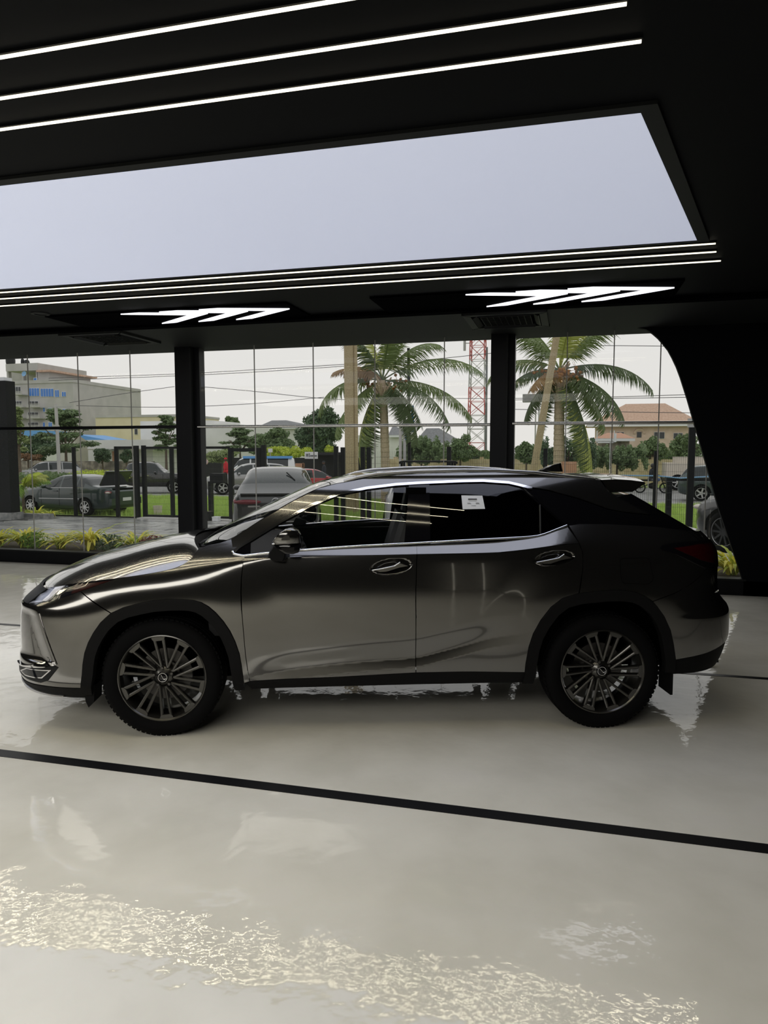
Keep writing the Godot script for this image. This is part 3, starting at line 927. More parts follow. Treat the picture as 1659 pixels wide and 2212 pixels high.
	var roofE := on_green([[2.117, 1.577], [2.182, 1.587], [2.314, 1.611], [2.515, 1.63], [2.716, 1.639], [2.96, 1.645], [3.183, 1.646], [3.442, 1.634], [3.614, 1.614], [3.853, 1.597], [3.90, 1.59]])
	part("roof", across(roofE, centre([[2.05, 1.585], [2.18, 1.612], [2.33, 1.632], [2.7, 1.652], [3.05, 1.658], [3.4, 1.652], [3.7, 1.634], [3.92, 1.606]]), 30, 16, 2.4, 2.0), M.paint, car)
	part("headliner", across(roofE, centre([[2.05, 1.585], [2.18, 1.612], [2.33, 1.632], [2.7, 1.652], [3.05, 1.658], [3.4, 1.652], [3.7, 1.634], [3.92, 1.606]]), 16, 8, 2.4, 2.0, -0.05), M.interior, car)
	# roof sides with the pillars
	var rs := [1.451, 1.233, 1.638, 1.349, 1.817, 1.455, 1.998, 1.545, 2.117, 1.575, 2.182, 1.585, 2.314, 1.61, 2.515, 1.629, 2.716, 1.638, 2.96, 1.644, 3.183, 1.646, 3.442, 1.632, 3.614, 1.612, 3.853, 1.596, 3.893, 1.591, 3.911, 1.553, 3.93, 1.514, 4.204, 1.365, 4.012, 1.386, 3.911, 1.407, 3.713, 1.477, 3.515, 1.531]
	for i in range(13, -1, -1): rs.append_array([WIN_TOP[i * 2], WIN_TOP[i * 2 + 1]])
	both("roof_side", panel(rs, 2, 0.0, 0.014, 0.0015), M.paint, car, car)
	both("quarter_trim", panel([3.329, 1.565, 3.407, 1.541, 3.514, 1.525, 3.712, 1.471, 3.91, 1.401, 4.011, 1.382, 4.204, 1.362, 3.99, 1.482, 4.091, 1.504, 4.523, 1.251, 4.211, 1.289, 3.895, 1.309, 3.61, 1.306], 2, -0.003, 0.03, 0.0, 0.01), M.gloss_black, car, car)
	both("window_surround", panel([1.47, 1.158, 1.499, 1.186, 1.558, 1.22, 1.759, 1.341, 1.942, 1.438, 2.129, 1.515, 2.316, 1.551, 2.507, 1.573, 2.60, 1.578, 2.60, 1.566, 2.507, 1.557, 2.316, 1.534, 2.129, 1.497, 1.943, 1.418, 1.759, 1.322, 1.576, 1.209, 1.578, 1.146, 1.902, 1.169, 2.22, 1.191, 2.56, 1.208, 2.56, 1.195, 2.22, 1.18, 1.902, 1.16, 1.674, 1.142, 1.538, 1.128, 1.478, 1.14], 2, -0.004, 0.03, 0.0, 0.008), M.gloss_black, fdoor, fdoor2)
	both("pillar_cover", panel([2.593, 1.58, 2.726, 1.585, 2.712, 1.20, 2.545, 1.195], 2, -0.001, 0.03, 0.0, 0.008), M.gloss_black, fdoor, fdoor2)
	both("window_surround", panel([2.70, 1.584, 2.951, 1.593, 3.085, 1.595, 3.255, 1.583, 3.335, 1.566, 3.62, 1.306, 3.522, 1.27, 3.455, 1.248, 3.397, 1.235, 3.276, 1.227, 2.958, 1.214, 2.70, 1.20], 2, -0.010, 0.04, 0.0, 0.0), M.gloss_black, rdoor, rdoor2)
	both("window", panel([1.578, 1.146, 1.576, 1.211, 1.759, 1.324, 1.943, 1.418, 2.129, 1.497, 2.316, 1.534, 2.507, 1.557, 2.592, 1.564, 2.547, 1.207, 2.22, 1.191, 1.902, 1.169], 2, -0.008, 0.05, 0.0, 0.0), M.car_glass, fdoor, fdoor2)
	both("window", panel([2.723, 1.571, 2.949, 1.577, 3.081, 1.578, 3.252, 1.569, 3.316, 1.557, 3.44, 1.444, 3.419, 1.254, 3.277, 1.237, 2.958, 1.224, 2.711, 1.211], 2, -0.006, 0.05, 0.0, 0.0), M.privacy_glass, rdoor, rdoor2)
	both("fixed_window", panel([3.452, 1.436, 3.58, 1.321, 3.456, 1.259, 3.431, 1.256], 2, -0.006, 0.05, 0.0, 0.0), M.privacy_glass, rdoor, rdoor2)
	var div := strip([3.428, 1.252, 3.446, 1.44], 0, 1, 0.006, -0.003)
	both("divider", div, M.satin, rdoor, rdoor2)
	# chrome round the side windows
	both("window_trim", strip(WIN_TOP, 0, 8, 0.016, 0.004, -0.008), M.chrome, fdoor, fdoor2)
	both("window_trim", strip(WIN_TOP, 8, 13, 0.016, 0.004, -0.008), M.chrome, rdoor, rdoor2)
	for r in [["belt_trim", 2, 6, fdoor, fdoor2], ["belt_trim", 6, 12, rdoor, rdoor2], ["corner_trim", 0, 2, fdoor, fdoor2]]:
		var pts := []
		for i in range(r[1], r[2] + 1):
			var q := Vector2(BELT[i * 2], BELT[i * 2 + 1] + 0.004)
			pts.append(Vector3(q.x, q.y, maxf(w_green(q.x, q.y), w_body(q.x, q.y)) + 0.002))
		var bead := Geo.new()
		bead.path(resample(pts, 24), 0.0075, 0.0075, 10)
		both(r[0], bead, M.chrome, r[3], r[4])
	# paper notice stuck to the rear side window
	var note := sub("paper_notice", rdoor, "white printed notice stuck to the dark rear window")
	part("sheet", panel([2.93, 1.499, 3.068, 1.497, 3.078, 1.414, 2.932, 1.412], 2, 0.0, 0.05, 0.0, 0.001), M.paper, note)
	var ink := Geo.new()
	for r in [[2.972, 3.03, 1.478, 1.470], [2.975, 3.028, 1.464, 1.4625], [2.965, 2.985, 1.452, 1.450], [3.02, 3.042, 1.452, 1.450], [2.965, 2.99, 1.446, 1.444], [3.02, 3.045, 1.446, 1.444], [2.99, 3.02, 1.434, 1.432]]:
		ink.add(panel([r[0], r[2], r[1], r[2], r[1], r[3], r[0], r[3]], 2, 0.0012, 0.05, 0.0, 0.0))
	part("print", ink, M.ink, note)
	# tail end: rear glass, spoiler, antenna, rails
	part("rear_window", across(on_green([[3.96, 1.50], [4.10, 1.49], [4.30, 1.375], [4.523, 1.25]]), centre([[4.05, 1.52], [4.17, 1.50], [4.40, 1.39], [4.645, 1.246]]), 12, 12, 2.2, 2.0), M.privacy_glass, tail)
	var sp := Geo.new()
	var prof := PackedVector2Array([Vector2(3.90, 1.594), Vector2(4.0, 1.598), Vector2(4.10, 1.592), Vector2(4.192, 1.580), Vector2(4.204, 1.570), Vector2(4.114, 1.512), Vector2(3.963, 1.509), Vector2(3.93, 1.545)])
	var n := 16
	for i in n:
		var z0 := lerpf(-1.0, 1.0, float(i) / n); var z1 := lerpf(-1.0, 1.0, float(i + 1) / n)
		var f := func(p: Vector2, z: float) -> Vector3: return Vector3(p.x + 0.06 * (1.0 - z * z) * clampf((p.x - 3.9) / 0.2, 0, 1), p.y + 0.028 * (1.0 - z * z), z * 0.585)
		for k in prof.size():
			sp.quad(f.call(prof[k], z0), f.call(prof[k], z1), f.call(prof[(k + 1) % prof.size()], z1), f.call(prof[(k + 1) % prof.size()], z0))
	var idp := Geometry2D.triangulate_polygon(prof)
	for k in range(0, idp.size(), 3):
		for sg in [-1.0, 1.0]:
			var q := [prof[idp[k]], prof[idp[k + 1]], prof[idp[k + 2]]].map(func(p): return Vector3(p.x, p.y, sg * 0.585))
			sp.trin(q[0], q[1], q[2], Vector3(0, 0, sg), Vector3(0, 0, sg), Vector3(0, 0, sg))
	part("spoiler", sp, M.paint, car)
	var fin := Geo.new()
	fin.pillow(PackedVector2Array([Vector2(3.60, 1.635), Vector2(3.66, 1.66), Vector2(3.72, 1.685), Vector2(3.79, 1.70), Vector2(3.805, 1.635)]), [[-0.03, 0.75], [-0.018, 1.0], [0.018, 1.0], [0.03, 0.75]])
	part("antenna_fin", fin, M.paint, car)
	for sg in [-1.0, 1.0]:
		var r := Geo.new()
		r.path([Vector3(2.165, 1.585, 0.60 * sg), Vector3(2.247, 1.612, 0.605 * sg), Vector3(2.381, 1.637, 0.605 * sg), Vector3(2.646, 1.653, 0.603 * sg), Vector3(2.955, 1.66, 0.60 * sg), Vector3(3.176, 1.658, 0.595 * sg), Vector3(3.435, 1.643, 0.585 * sg), Vector3(3.61, 1.622, 0.575 * sg), Vector3(3.86, 1.595, 0.565 * sg)], 0.013, 0.013, 8)
		part("roof_rail", r, M.satin, car)
	# --- mirrors
	for sd in [0, 1]:
		var mir := sub("side_mirror", car)
		var cap := Geo.new()
		cap.pillow(PackedVector2Array([Vector2(1.739, 1.246), Vector2(1.755, 1.268), Vector2(1.772, 1.288), Vector2(1.813, 1.317), Vector2(1.84, 1.324), Vector2(1.859, 1.325), Vector2(1.892, 1.31), Vector2(1.907, 1.282), Vector2(1.909, 1.236), Vector2(1.85, 1.226), Vector2(1.75, 1.226)]), [[0.93, 0.75], [0.95, 0.95], [1.0, 1.0], [1.06, 0.97], [1.10, 0.86], [1.125, 0.6], [1.132, 0.3]])
		part("mirror_cap", cap if sd == 0 else cap.mirrored(), M.paint, mir)
		var low := Geo.new()
		low.pillow(PackedVector2Array([Vector2(1.744, 1.226), Vector2(1.80, 1.232), Vector2(1.909, 1.236), Vector2(1.908, 1.21), Vector2(1.897, 1.178), Vector2(1.868, 1.169), Vector2(1.817, 1.173), Vector2(1.78, 1.195)]), [[0.93, 0.7], [0.95, 0.95], [1.0, 0.99], [1.06, 0.95], [1.10, 0.82], [1.12, 0.5]])
		part("mirror_housing", low if sd == 0 else low.mirrored(), M.gloss_black, mir)
		var foot := Geo.new()
		foot.pillow(PackedVector2Array([Vector2(1.735, 1.215), Vector2(1.713, 1.181), Vector2(1.698, 1.145), Vector2(1.724, 1.118), Vector2(1.80, 1.112), Vector2(1.813, 1.133), Vector2(1.823, 1.19)]), [[0.86, 1.0], [0.94, 1.0], [0.99, 0.9], [1.0, 0.8]], false)
		part("mirror_foot", foot if sd == 0 else foot.mirrored(), M.plastic, mir)
		var bl := Geo.new()
		bl.path([Vector3(1.742, 1.235, 1.085), Vector3(1.80, 1.240, 1.10), Vector3(1.865, 1.242, 1.09)], 0.004, 0.003)
		part("turn_signal", bl if sd == 0 else bl.mirrored(), M.chrome, mir)
	# --- under and inside
	var under := Geo.new()
	under.add(slab(1.55, 3.30, 0.385, 0.44, -0.78, 0.78))
	under.add(slab(0.30, 1.55, 0.26, 0.85, -0.52, 0.52))
	under.add(slab(0.15, 0.62, 0.26, 0.70, -0.62, 0.62))
	under.add(slab(3.30, 4.45, 0.30, 0.80, -0.52, 0.52))
	under.add(slab(4.2, 4.65, 0.36, 0.80, -0.60, 0.60))
	part("underbody", under, M.gap, car)
	var inner := Geo.new()
	inner.add(slab(1.50, 1.62, 0.4, 1.10, -0.86, 0.86))
	inner.add(slab(3.25, 3.40, 0.4, 0.95, -0.82, 0.82))
	inner.add(slab(0.6, 1.5, 0.84, 0.90, -0.78, 0.78))
	inner.add(slab(3.4, 4.5, 0.90, 0.98, -0.76, 0.76))
	for sg in [-1.0, 1.0]:
		inner.add(slab(1.60, 3.55, 0.40, 1.135, sg * 0.80, sg * 0.84))
		inner.add(slab(2.57, 2.70, 1.1, 1.55, sg * 0.66, sg * 0.70))
		for c in [AXLE_F, AXLE_R]:
			inner.lathe(Vector3(c, 0.38, 0.62 * sg), Basis(Vector3.RIGHT, PI / 2), [Vector2(0.455, -0.30), Vector2(0.455, 0.30)], 28, true, PI, TAU)
	part("inner_shell", inner, M.gap, car)
	var seats := sub("cabin", car)
	for sg in [-1.0, 1.0]:
		var s := Geo.new()
		s.cbox(Vector3(2.25, 0.68, 0.37 * sg), Vector3(0.50, 0.16, 0.50), 0.05)
		s.cbox(Vector3(2.56, 1.00, 0.37 * sg), Vector3(0.16, 0.62, 0.48), 0.05, Basis(Vector3.BACK, -0.30))
		part("seat", s, M.leather, seats)
		var hr := Geo.new()
		hr.cbox(Vector3(2.68, 1.40, 0.37 * sg), Vector3(0.10, 0.18, 0.26), 0.04, Basis(Vector3.BACK, -0.2))
		part("headrest", hr, M.leather, seats)
	var bench := Geo.new()
	bench.cbox(Vector3(3.15, 0.68, 0), Vector3(0.5, 0.16, 1.3), 0.05)
	bench.cbox(Vector3(3.45, 1.0, 0), Vector3(0.16, 0.65, 1.3), 0.05, Basis(Vector3.BACK, -0.35))
	part("rear_bench", bench, M.leather, seats)
	var dash := Geo.new()
	dash.pillow(PackedVector2Array([Vector2(1.25, 1.10), Vector2(1.45, 1.13), Vector2(1.72, 1.12), Vector2(1.80, 1.06), Vector2(1.76, 0.85), Vector2(1.62, 0.6), Vector2(1.3, 0.6)]), [[-0.76, 1.0], [0.76, 1.0]], false)
	part("dashboard", dash, M.interior, seats)
	var wheel := Geo.new()
	var rb2 := Basis(Vector3.BACK, -1.15)
	for i in 28:
		var a0 := TAU * i / 28.0; var a1 := TAU * (i + 1) / 28.0
		wheel.tube(Vector3(1.88, 1.08, 0.37) + rb2 * Vector3(cos(a0) * 0.185, 0, sin(a0) * 0.185), Vector3(1.88, 1.08, 0.37) + rb2 * Vector3(cos(a1) * 0.185, 0, sin(a1) * 0.185), 0.016, 0.016, 8, false)
	wheel.tube(Vector3(1.88, 1.08, 0.37), Vector3(1.66, 0.98, 0.37), 0.06, 0.04, 10)
	wheel.box(Vector3(1.88, 1.08, 0.37), Vector3(0.34, 0.03, 0.05), rb2 * Basis(Vector3.UP, PI / 2))
	part("steering_wheel", wheel, M.interior, seats)
	# --- wheels, flaps, exhaust
	for c in [AXLE_F, AXLE_R]:
		for sg in [1.0, -1.0]:
			var w := sub("wheel", car)
			w.transform = Transform3D(Basis(Vector3.UP, 0.0 if sg > 0 else PI) * Basis(Vector3.BACK, 0.08 if c < 2.0 else 0.30), Vector3(c, 0.375, 0.915 * sg))
			road_wheel(w)
	for sg in [1.0, -1.0]:
		var fl := Geo.new()
		fl.add(slab(4.275, 4.29, 0.21, 0.45, 0.72 * sg, 0.90 * sg))
		part("mud_flap", fl, M.plastic, car)
		var ff := Geo.new()
		ff.flat(PackedVector2Array([Vector2(0.53, 0.32), Vector2(0.60, 0.32), Vector2(0.592, 0.212), Vector2(0.558, 0.179), Vector2(0.541, 0.219)]), Transform3D(Basis(), Vector3(0, 0, 0.80 * sg)), 0.14)
		part("mud_flap", ff, M.plastic, car)
		var ex := Geo.new()
		ex.lathe(Vector3(4.66, 0.325, 0.55 * sg), Basis(Vector3.BACK, -PI / 2), [Vector2(0.04, 0.09), Vector2(0.05, 0.09), Vector2(0.05, -0.05)], 20)
		part("exhaust_tip", ex, M.chrome, car)

var wheel_meshes := {}
func road_wheel(w: Node3D) -> void:
	if wheel_meshes.is_empty():
		var ax := Basis(Vector3.RIGHT, PI / 2)      # lathe height runs along +z
		var t := Geo.new()
		var pr := []
		for e in [[0.270, -0.005], [0.285, 0.008], [0.310, 0.016], [0.335, 0.016], [0.355, 0.006], [0.367, -0.010], [0.3735, -0.035], [0.375, -0.060], [0.367, -0.062], [0.367, -0.070], [0.376, -0.072], [0.377, -0.105], [0.368, -0.107], [0.368, -0.117], [0.377, -0.119], [0.376, -0.152], [0.367, -0.154], [0.367, -0.162], [0.375, -0.164], [0.372, -0.195], [0.362, -0.215], [0.33, -0.232], [0.29, -0.225], [0.268, -0.21]]:
			pr.append(Vector2(e[0], e[1]))
		t.lathe(Vector3(), ax, pr, 64)
		for i in 72:                                  # shoulder blocks of the tread
			var b := Basis(Vector3.BACK, TAU * i / 72.0)
			t.box(b * Vector3(0.3695, 0, -0.036), Vector3(0.009, 0.022, 0.05), b)
		wheel_meshes.tyre = t.mesh()
		var r := Geo.new()
		r.lathe(Vector3(), ax, [Vector2(0.262, -0.004), Vector2(0.268, 0.004), Vector2(0.274, 0.002), Vector2(0.276, -0.008), Vector2(0.272, -0.02)], 72)
		r.lathe(Vector3(), ax, [Vector2(0.262, -0.004), Vector2(0.256, -0.02), Vector2(0.250, -0.06), Vector2(0.242, -0.12), Vector2(0.245, -0.20), Vector2(0.268, -0.215)], 72)
		wheel_meshes.barrel = r.mesh()
		var s := Geo.new()
		var bar := func(g: Geo, a: Vector3, b: Vector3, wa: float, wb: float, d: float) -> void:
			var ux := (b - a).normalized(); var sd := Vector3(0, 0, 1).cross(ux).normalized()
			var o := Vector3(0, 0, -d)
			var k := 0.35
			var q := [a - sd * wa, a - sd * wa * k + Vector3(0, 0, 0.004), a + sd * wa * k + Vector3(0, 0, 0.004), a + sd * wa]
			var p := [b - sd * wb, b - sd * wb * k + Vector3(0, 0, 0.004), b + sd * wb * k + Vector3(0, 0, 0.004), b + sd * wb]
			for i in 3: g.quad(q[i], p[i], p[i + 1], q[i + 1])
			g.quad(q[0] + o, p[0] + o, p[0], q[0]); g.quad(q[3], p[3], p[3] + o, q[3] + o)
			g.quad(b - sd * wb + o, b + sd * wb + o, p[3], p[0])
		for i in 10:
			var b := Basis(Vector3.BACK, TAU * (i + 0.5) / 10.0)
			var tw := Basis(Vector3.BACK, -0.20)
			for sg in [-1.0, 1.0]:
				var p0: Vector3 = b * (tw * Vector3(0.060, 0.0185 * sg, -0.034)); var p1: Vector3 = b * Vector3(0.262, 0.028 * sg + 0.0, -0.012)
				bar.call(s, p0, p1, 0.0075, 0.0095, 0.03)
			# the pad where a pair of spokes meets the rim
			s.flat(PackedVector2Array([Vector2(0.243, -0.036), Vector2(0.266, -0.046), Vector2(0.268, 0.046), Vector2(0.243, 0.036), Vector2(0.236, 0.018), Vector2(0.236, -0.018)]), Transform3D(b, b * Vector3(0, 0, -0.016)), 0.02)
		wheel_meshes.spokes = s.mesh()
		var h := Geo.new()
		h.lathe(Vector3(), ax, [Vector2(0.036, -0.022), Vector2(0.044, -0.028), Vector2(0.062, -0.040), Vector2(0.072, -0.060), Vector2(0.075, -0.09)], 40)
		wheel_meshes.hub = h.mesh()
		var cp := Geo.new()
		cp.lathe(Vector3(), ax, [Vector2(0.0, -0.014), Vector2(0.024, -0.015), Vector2(0.034, -0.020), Vector2(0.037, -0.028)], 32)
		wheel_meshes.cap = cp.mesh()
		var em := Geo.new()
		em.lathe(Vector3(), ax, [Vector2(0.0245, -0.015), Vector2(0.026, -0.011), Vector2(0.0285, -0.011), Vector2(0.030, -0.017)], 32)
		em.path([Vector3(-0.008, 0.020, -0.012), Vector3(0.006, -0.012, -0.012), Vector3(0.022, -0.010, -0.012)], 0.0025, 0.0025)
		wheel_meshes.emblem = em.mesh()
		var lug := Geo.new()
		lug.tube(Vector3(0, 0, -0.05), Vector3(0, 0, -0.018), 0.0105, 0.009, 6)
		wheel_meshes.lug = lug.mesh()
		var d := Geo.new()
		d.lathe(Vector3(), ax, [Vector2(0.0, -0.085), Vector2(0.09, -0.085), Vector2(0.092, -0.105), Vector2(0.164, -0.105), Vector2(0.164, -0.13), Vector2(0.05, -0.13)], 40)
		wheel_meshes.disc = d.mesh()
		var ca := Geo.new()
		ca.lathe(Vector3(), ax, [Vector2(0.11, -0.085), Vector2(0.178, -0.085), Vector2(0.178, -0.15), Vector2(0.11, -0.15)], 10, false, 2.6, 3.7)
		wheel_meshes.caliper = ca.mesh()
	part("tyre", wheel_meshes.tyre, M.rubber, w)
	part("rim", wheel_meshes.barrel, M.rim, w)
	part("spokes", wheel_meshes.spokes, M.rim, w)
	part("hub", wheel_meshes.hub, M.rim, w)
	part("hub_cap", wheel_meshes.cap, M.gloss_black, w)
	part("emblem", wheel_meshes.emblem, M.chrome, w)
	for i in 5:
		var l := part("lug_nut", wheel_meshes.lug, M.brake, w)
		var a := TAU * i / 5.0 + 0.3
		l.position = Vector3(cos(a) * 0.058, sin(a) * 0.058, 0)
	part("brake_disc", wheel_meshes.disc, M.brake, w)
	part("brake_caliper", wheel_meshes.caliper, M.plastic, w)

# ---------------------------------------------------------------- outdoors
# the point where the line of sight through a pixel of the photograph meets the upright plane at depth z
func spot(u: float, v: float, z: float) -> Vector3:
	var d := Basis(Vector3.UP, deg_to_rad(14.6)) * Basis(Vector3.RIGHT, deg_to_rad(-4.7)) * Vector3((u - 829.5) / 1533.0, -(v - 1106.0) / 1533.0, -1.0)
	return EYE + d * (z / d.z)

func land(z: float) -> float:
	return lerpf(-0.05, GROUND, clampf((-z - 10.0) / 14.0, 0.0, 1.0))

func grounded(u: float, z: float) -> Vector3:
	var p := spot(u, 1000.0, z)
	return Vector3(p.x, land(z), z)

var rng := RandomNumberGenerator.new()

func strip_ground(called: String, x0: float, x1: float, z0: float, z1: float, lift: float, m: Material) -> MeshInstance3D:
	var g := Geo.new()
	var n := maxi(2, int(absf(z1 - z0) / 2.0))
	for i in n:
		var a := lerpf(z0, z1, float(i) / n); var b := lerpf(z0, z1, float(i + 1) / n)
		var ya := land(a) + lift; var yb := land(b) + lift
		g.quad(Vector3(x0, ya, a), Vector3(x1, ya, a), Vector3(x1, yb, b), Vector3(x0, yb, b))
		g.quad(Vector3(x0, ya - 0.3, a), Vector3(x0, yb - 0.3, b), Vector3(x1, yb - 0.3, b), Vector3(x1, ya - 0.3, a))
	return struct(called, g, m)

func outdoor_materials() -> void:
	mottled("soil", lin(0.05, 0.035, 0.02), lin(0.10, 0.08, 0.05), 0.8, 0.95, 31)
	mottled("stone_a", lin(0.20, 0.205, 0.20), lin(0.34, 0.34, 0.32), 0.35, 0.28, 32, 0.02, 5, 0.3)
	mottled("stone_b", lin(0.24, 0.245, 0.235), lin(0.40, 0.395, 0.37), 0.45, 0.32, 33, 0.02, 5, 0.3)
	mottled("stone_c", lin(0.17, 0.175, 0.175), lin(0.30, 0.30, 0.29), 0.40, 0.25, 34, 0.02, 5, 0.3)
	mottled("asphalt", lin(0.16, 0.16, 0.155), lin(0.24, 0.24, 0.23), 0.15, 0.5, 35)
	mottled("lawn_soil", lin(0.22, 0.31, 0.07), lin(0.34, 0.43, 0.12), 0.25, 0.95, 36)
	mottled("concrete", lin(0.46, 0.45, 0.43), lin(0.52, 0.505, 0.485), 0.05, 0.9, 37)
	mottled("plaster_yellow", lin(0.70, 0.62, 0.42), lin(0.75, 0.67, 0.47), 0.05, 0.9, 38)
	mottled("plaster_white", lin(0.70, 0.70, 0.68), lin(0.76, 0.76, 0.74), 0.05, 0.9, 39)
	mottled("plaster_pink", lin(0.60, 0.46, 0.38), lin(0.68, 0.53, 0.45), 0.1, 0.9, 40)
	mottled("old_wall", lin(0.16, 0.14, 0.12), lin(0.34, 0.30, 0.25), 0.15, 0.95, 41)
	mottled("cream_wall", lin(0.50, 0.40, 0.24), lin(0.62, 0.52, 0.34), 0.15, 0.9, 42)
	mottled("roof_red", lin(0.52, 0.34, 0.24), lin(0.62, 0.43, 0.32), 0.3, 0.8, 43)
	mottled("roof_grey", lin(0.12, 0.125, 0.13), lin(0.20, 0.205, 0.21), 0.3, 0.6, 44)
	mottled("pole_wood", lin(0.36, 0.28, 0.17), lin(0.50, 0.41, 0.26), 1.2, 0.9, 45, 0.03, 4, 0.4)
	mottled("palm_bark", lin(0.42, 0.32, 0.23), lin(0.66, 0.54, 0.41), 1.5, 0.95, 46, 0.03, 4, 0.5)
	mottled("bark", lin(0.10, 0.075, 0.05), lin(0.18, 0.14, 0.10), 1.0, 0.95, 47)
	mat("window_blue", lin(0.05, 0.20, 0.62), 0.12)
	mat("window_dark", lin(0.03, 0.035, 0.04), 0.15)
	mat("white_frame", lin(0.75, 0.76, 0.78), 0.6)
	mat("tank_black", lin(0.012, 0.013, 0.014), 0.6)
	mat("dish_blue", lin(0.22, 0.42, 0.66), 0.5)
	mat("roof_blue", lin(0.13, 0.36, 0.72), 0.5)
	mat("black_iron", lin(0.005, 0.006, 0.007), 0.5, 0.0, 0.3)
	mat("wire", lin(0.10, 0.10, 0.10), 0.6)
	mat("fence_wire", lin(0.02, 0.024, 0.024), 0.5)
	mat("galvanised", lin(0.42, 0.42, 0.41), 0.5)
	mat("red_steel", lin(0.50, 0.08, 0.07), 0.6)
	mat("banner_blue", lin(0.03, 0.16, 0.46), 0.6)
	mat("stall_black", lin(0.016, 0.016, 0.017), 0.8)
	mat("sign_white", lin(0.72, 0.72, 0.72), 0.6)
	mat("sign_pink", lin(0.66, 0.45, 0.42), 0.6)
	mat("sign_board", lin(0.02, 0.03, 0.05), 0.5)
	mat("sign_text", lin(0.10, 0.30, 0.45), 0.6)
	mat("crate", lin(0.50, 0.27, 0.17), 0.8)
	mat("tarp", lin(0.62, 0.56, 0.48), 0.8)
	mat("cloth_red", lin(0.60, 0.03, 0.04), 0.9)
	mat("cloth_dark", lin(0.02, 0.022, 0.028), 0.9)
	mat("cloth_grey", lin(0.10, 0.11, 0.12), 0.9)
	mat("skin_brown", lin(0.12, 0.065, 0.04), 0.6)
	mat("helmet", lin(0.02, 0.02, 0.022), 0.15)
	mat("bike_blue", lin(0.05, 0.10, 0.22), 0.3)
	mat("bucket", lin(0.66, 0.60, 0.50), 0.6)
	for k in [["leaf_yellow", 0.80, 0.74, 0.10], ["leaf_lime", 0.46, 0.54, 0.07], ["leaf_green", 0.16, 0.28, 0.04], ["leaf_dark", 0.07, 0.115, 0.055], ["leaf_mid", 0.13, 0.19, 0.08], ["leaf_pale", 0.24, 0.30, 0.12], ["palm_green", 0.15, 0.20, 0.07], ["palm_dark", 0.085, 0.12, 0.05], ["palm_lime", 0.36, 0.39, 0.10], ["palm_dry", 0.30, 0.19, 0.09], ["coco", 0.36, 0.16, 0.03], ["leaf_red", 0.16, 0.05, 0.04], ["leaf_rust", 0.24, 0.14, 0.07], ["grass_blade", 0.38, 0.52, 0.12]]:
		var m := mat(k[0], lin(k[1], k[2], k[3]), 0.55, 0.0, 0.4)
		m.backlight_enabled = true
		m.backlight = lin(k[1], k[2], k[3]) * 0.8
	coat(mat("paint_green", lin(0.012, 0.028, 0.026), 0.3, 0.1), 0.8, 0.04)
	coat(mat("paint_black", lin(0.010, 0.010, 0.011), 0.25, 0.2), 1.0, 0.04)
	coat(mat("paint_charcoal", lin(0.018, 0.019, 0.020), 0.3, 0.2), 1.0, 0.04)
	coat(mat("paint_silver", lin(0.30, 0.30, 0.30), 0.3, 0.7), 1.0, 0.05)
	coat(mat("paint_white", lin(0.72, 0.73, 0.73), 0.35), 1.0, 0.05)
	coat(mat("paint_red", lin(0.45, 0.03, 0.035), 0.3), 1.0, 0.05)
	coat(mat("paint_teal", lin(0.06, 0.085, 0.085), 0.3, 0.6), 1.0, 0.05)
	mat("car_window", lin(0.02, 0.026, 0.027), 0.04)
	mat("alloy", lin(0.62, 0.62, 0.62), 0.3, 0.7)
	mat("lens_red", lin(0.16, 0.012, 0.02), 0.15)
	mat("lens_clear", lin(0.6, 0.55, 0.48), 0.15)

# ---- parked and passing cars: lofted body, glass, wheels
func tab(a: Array, x: float) -> float:
	return pchip(a, x)

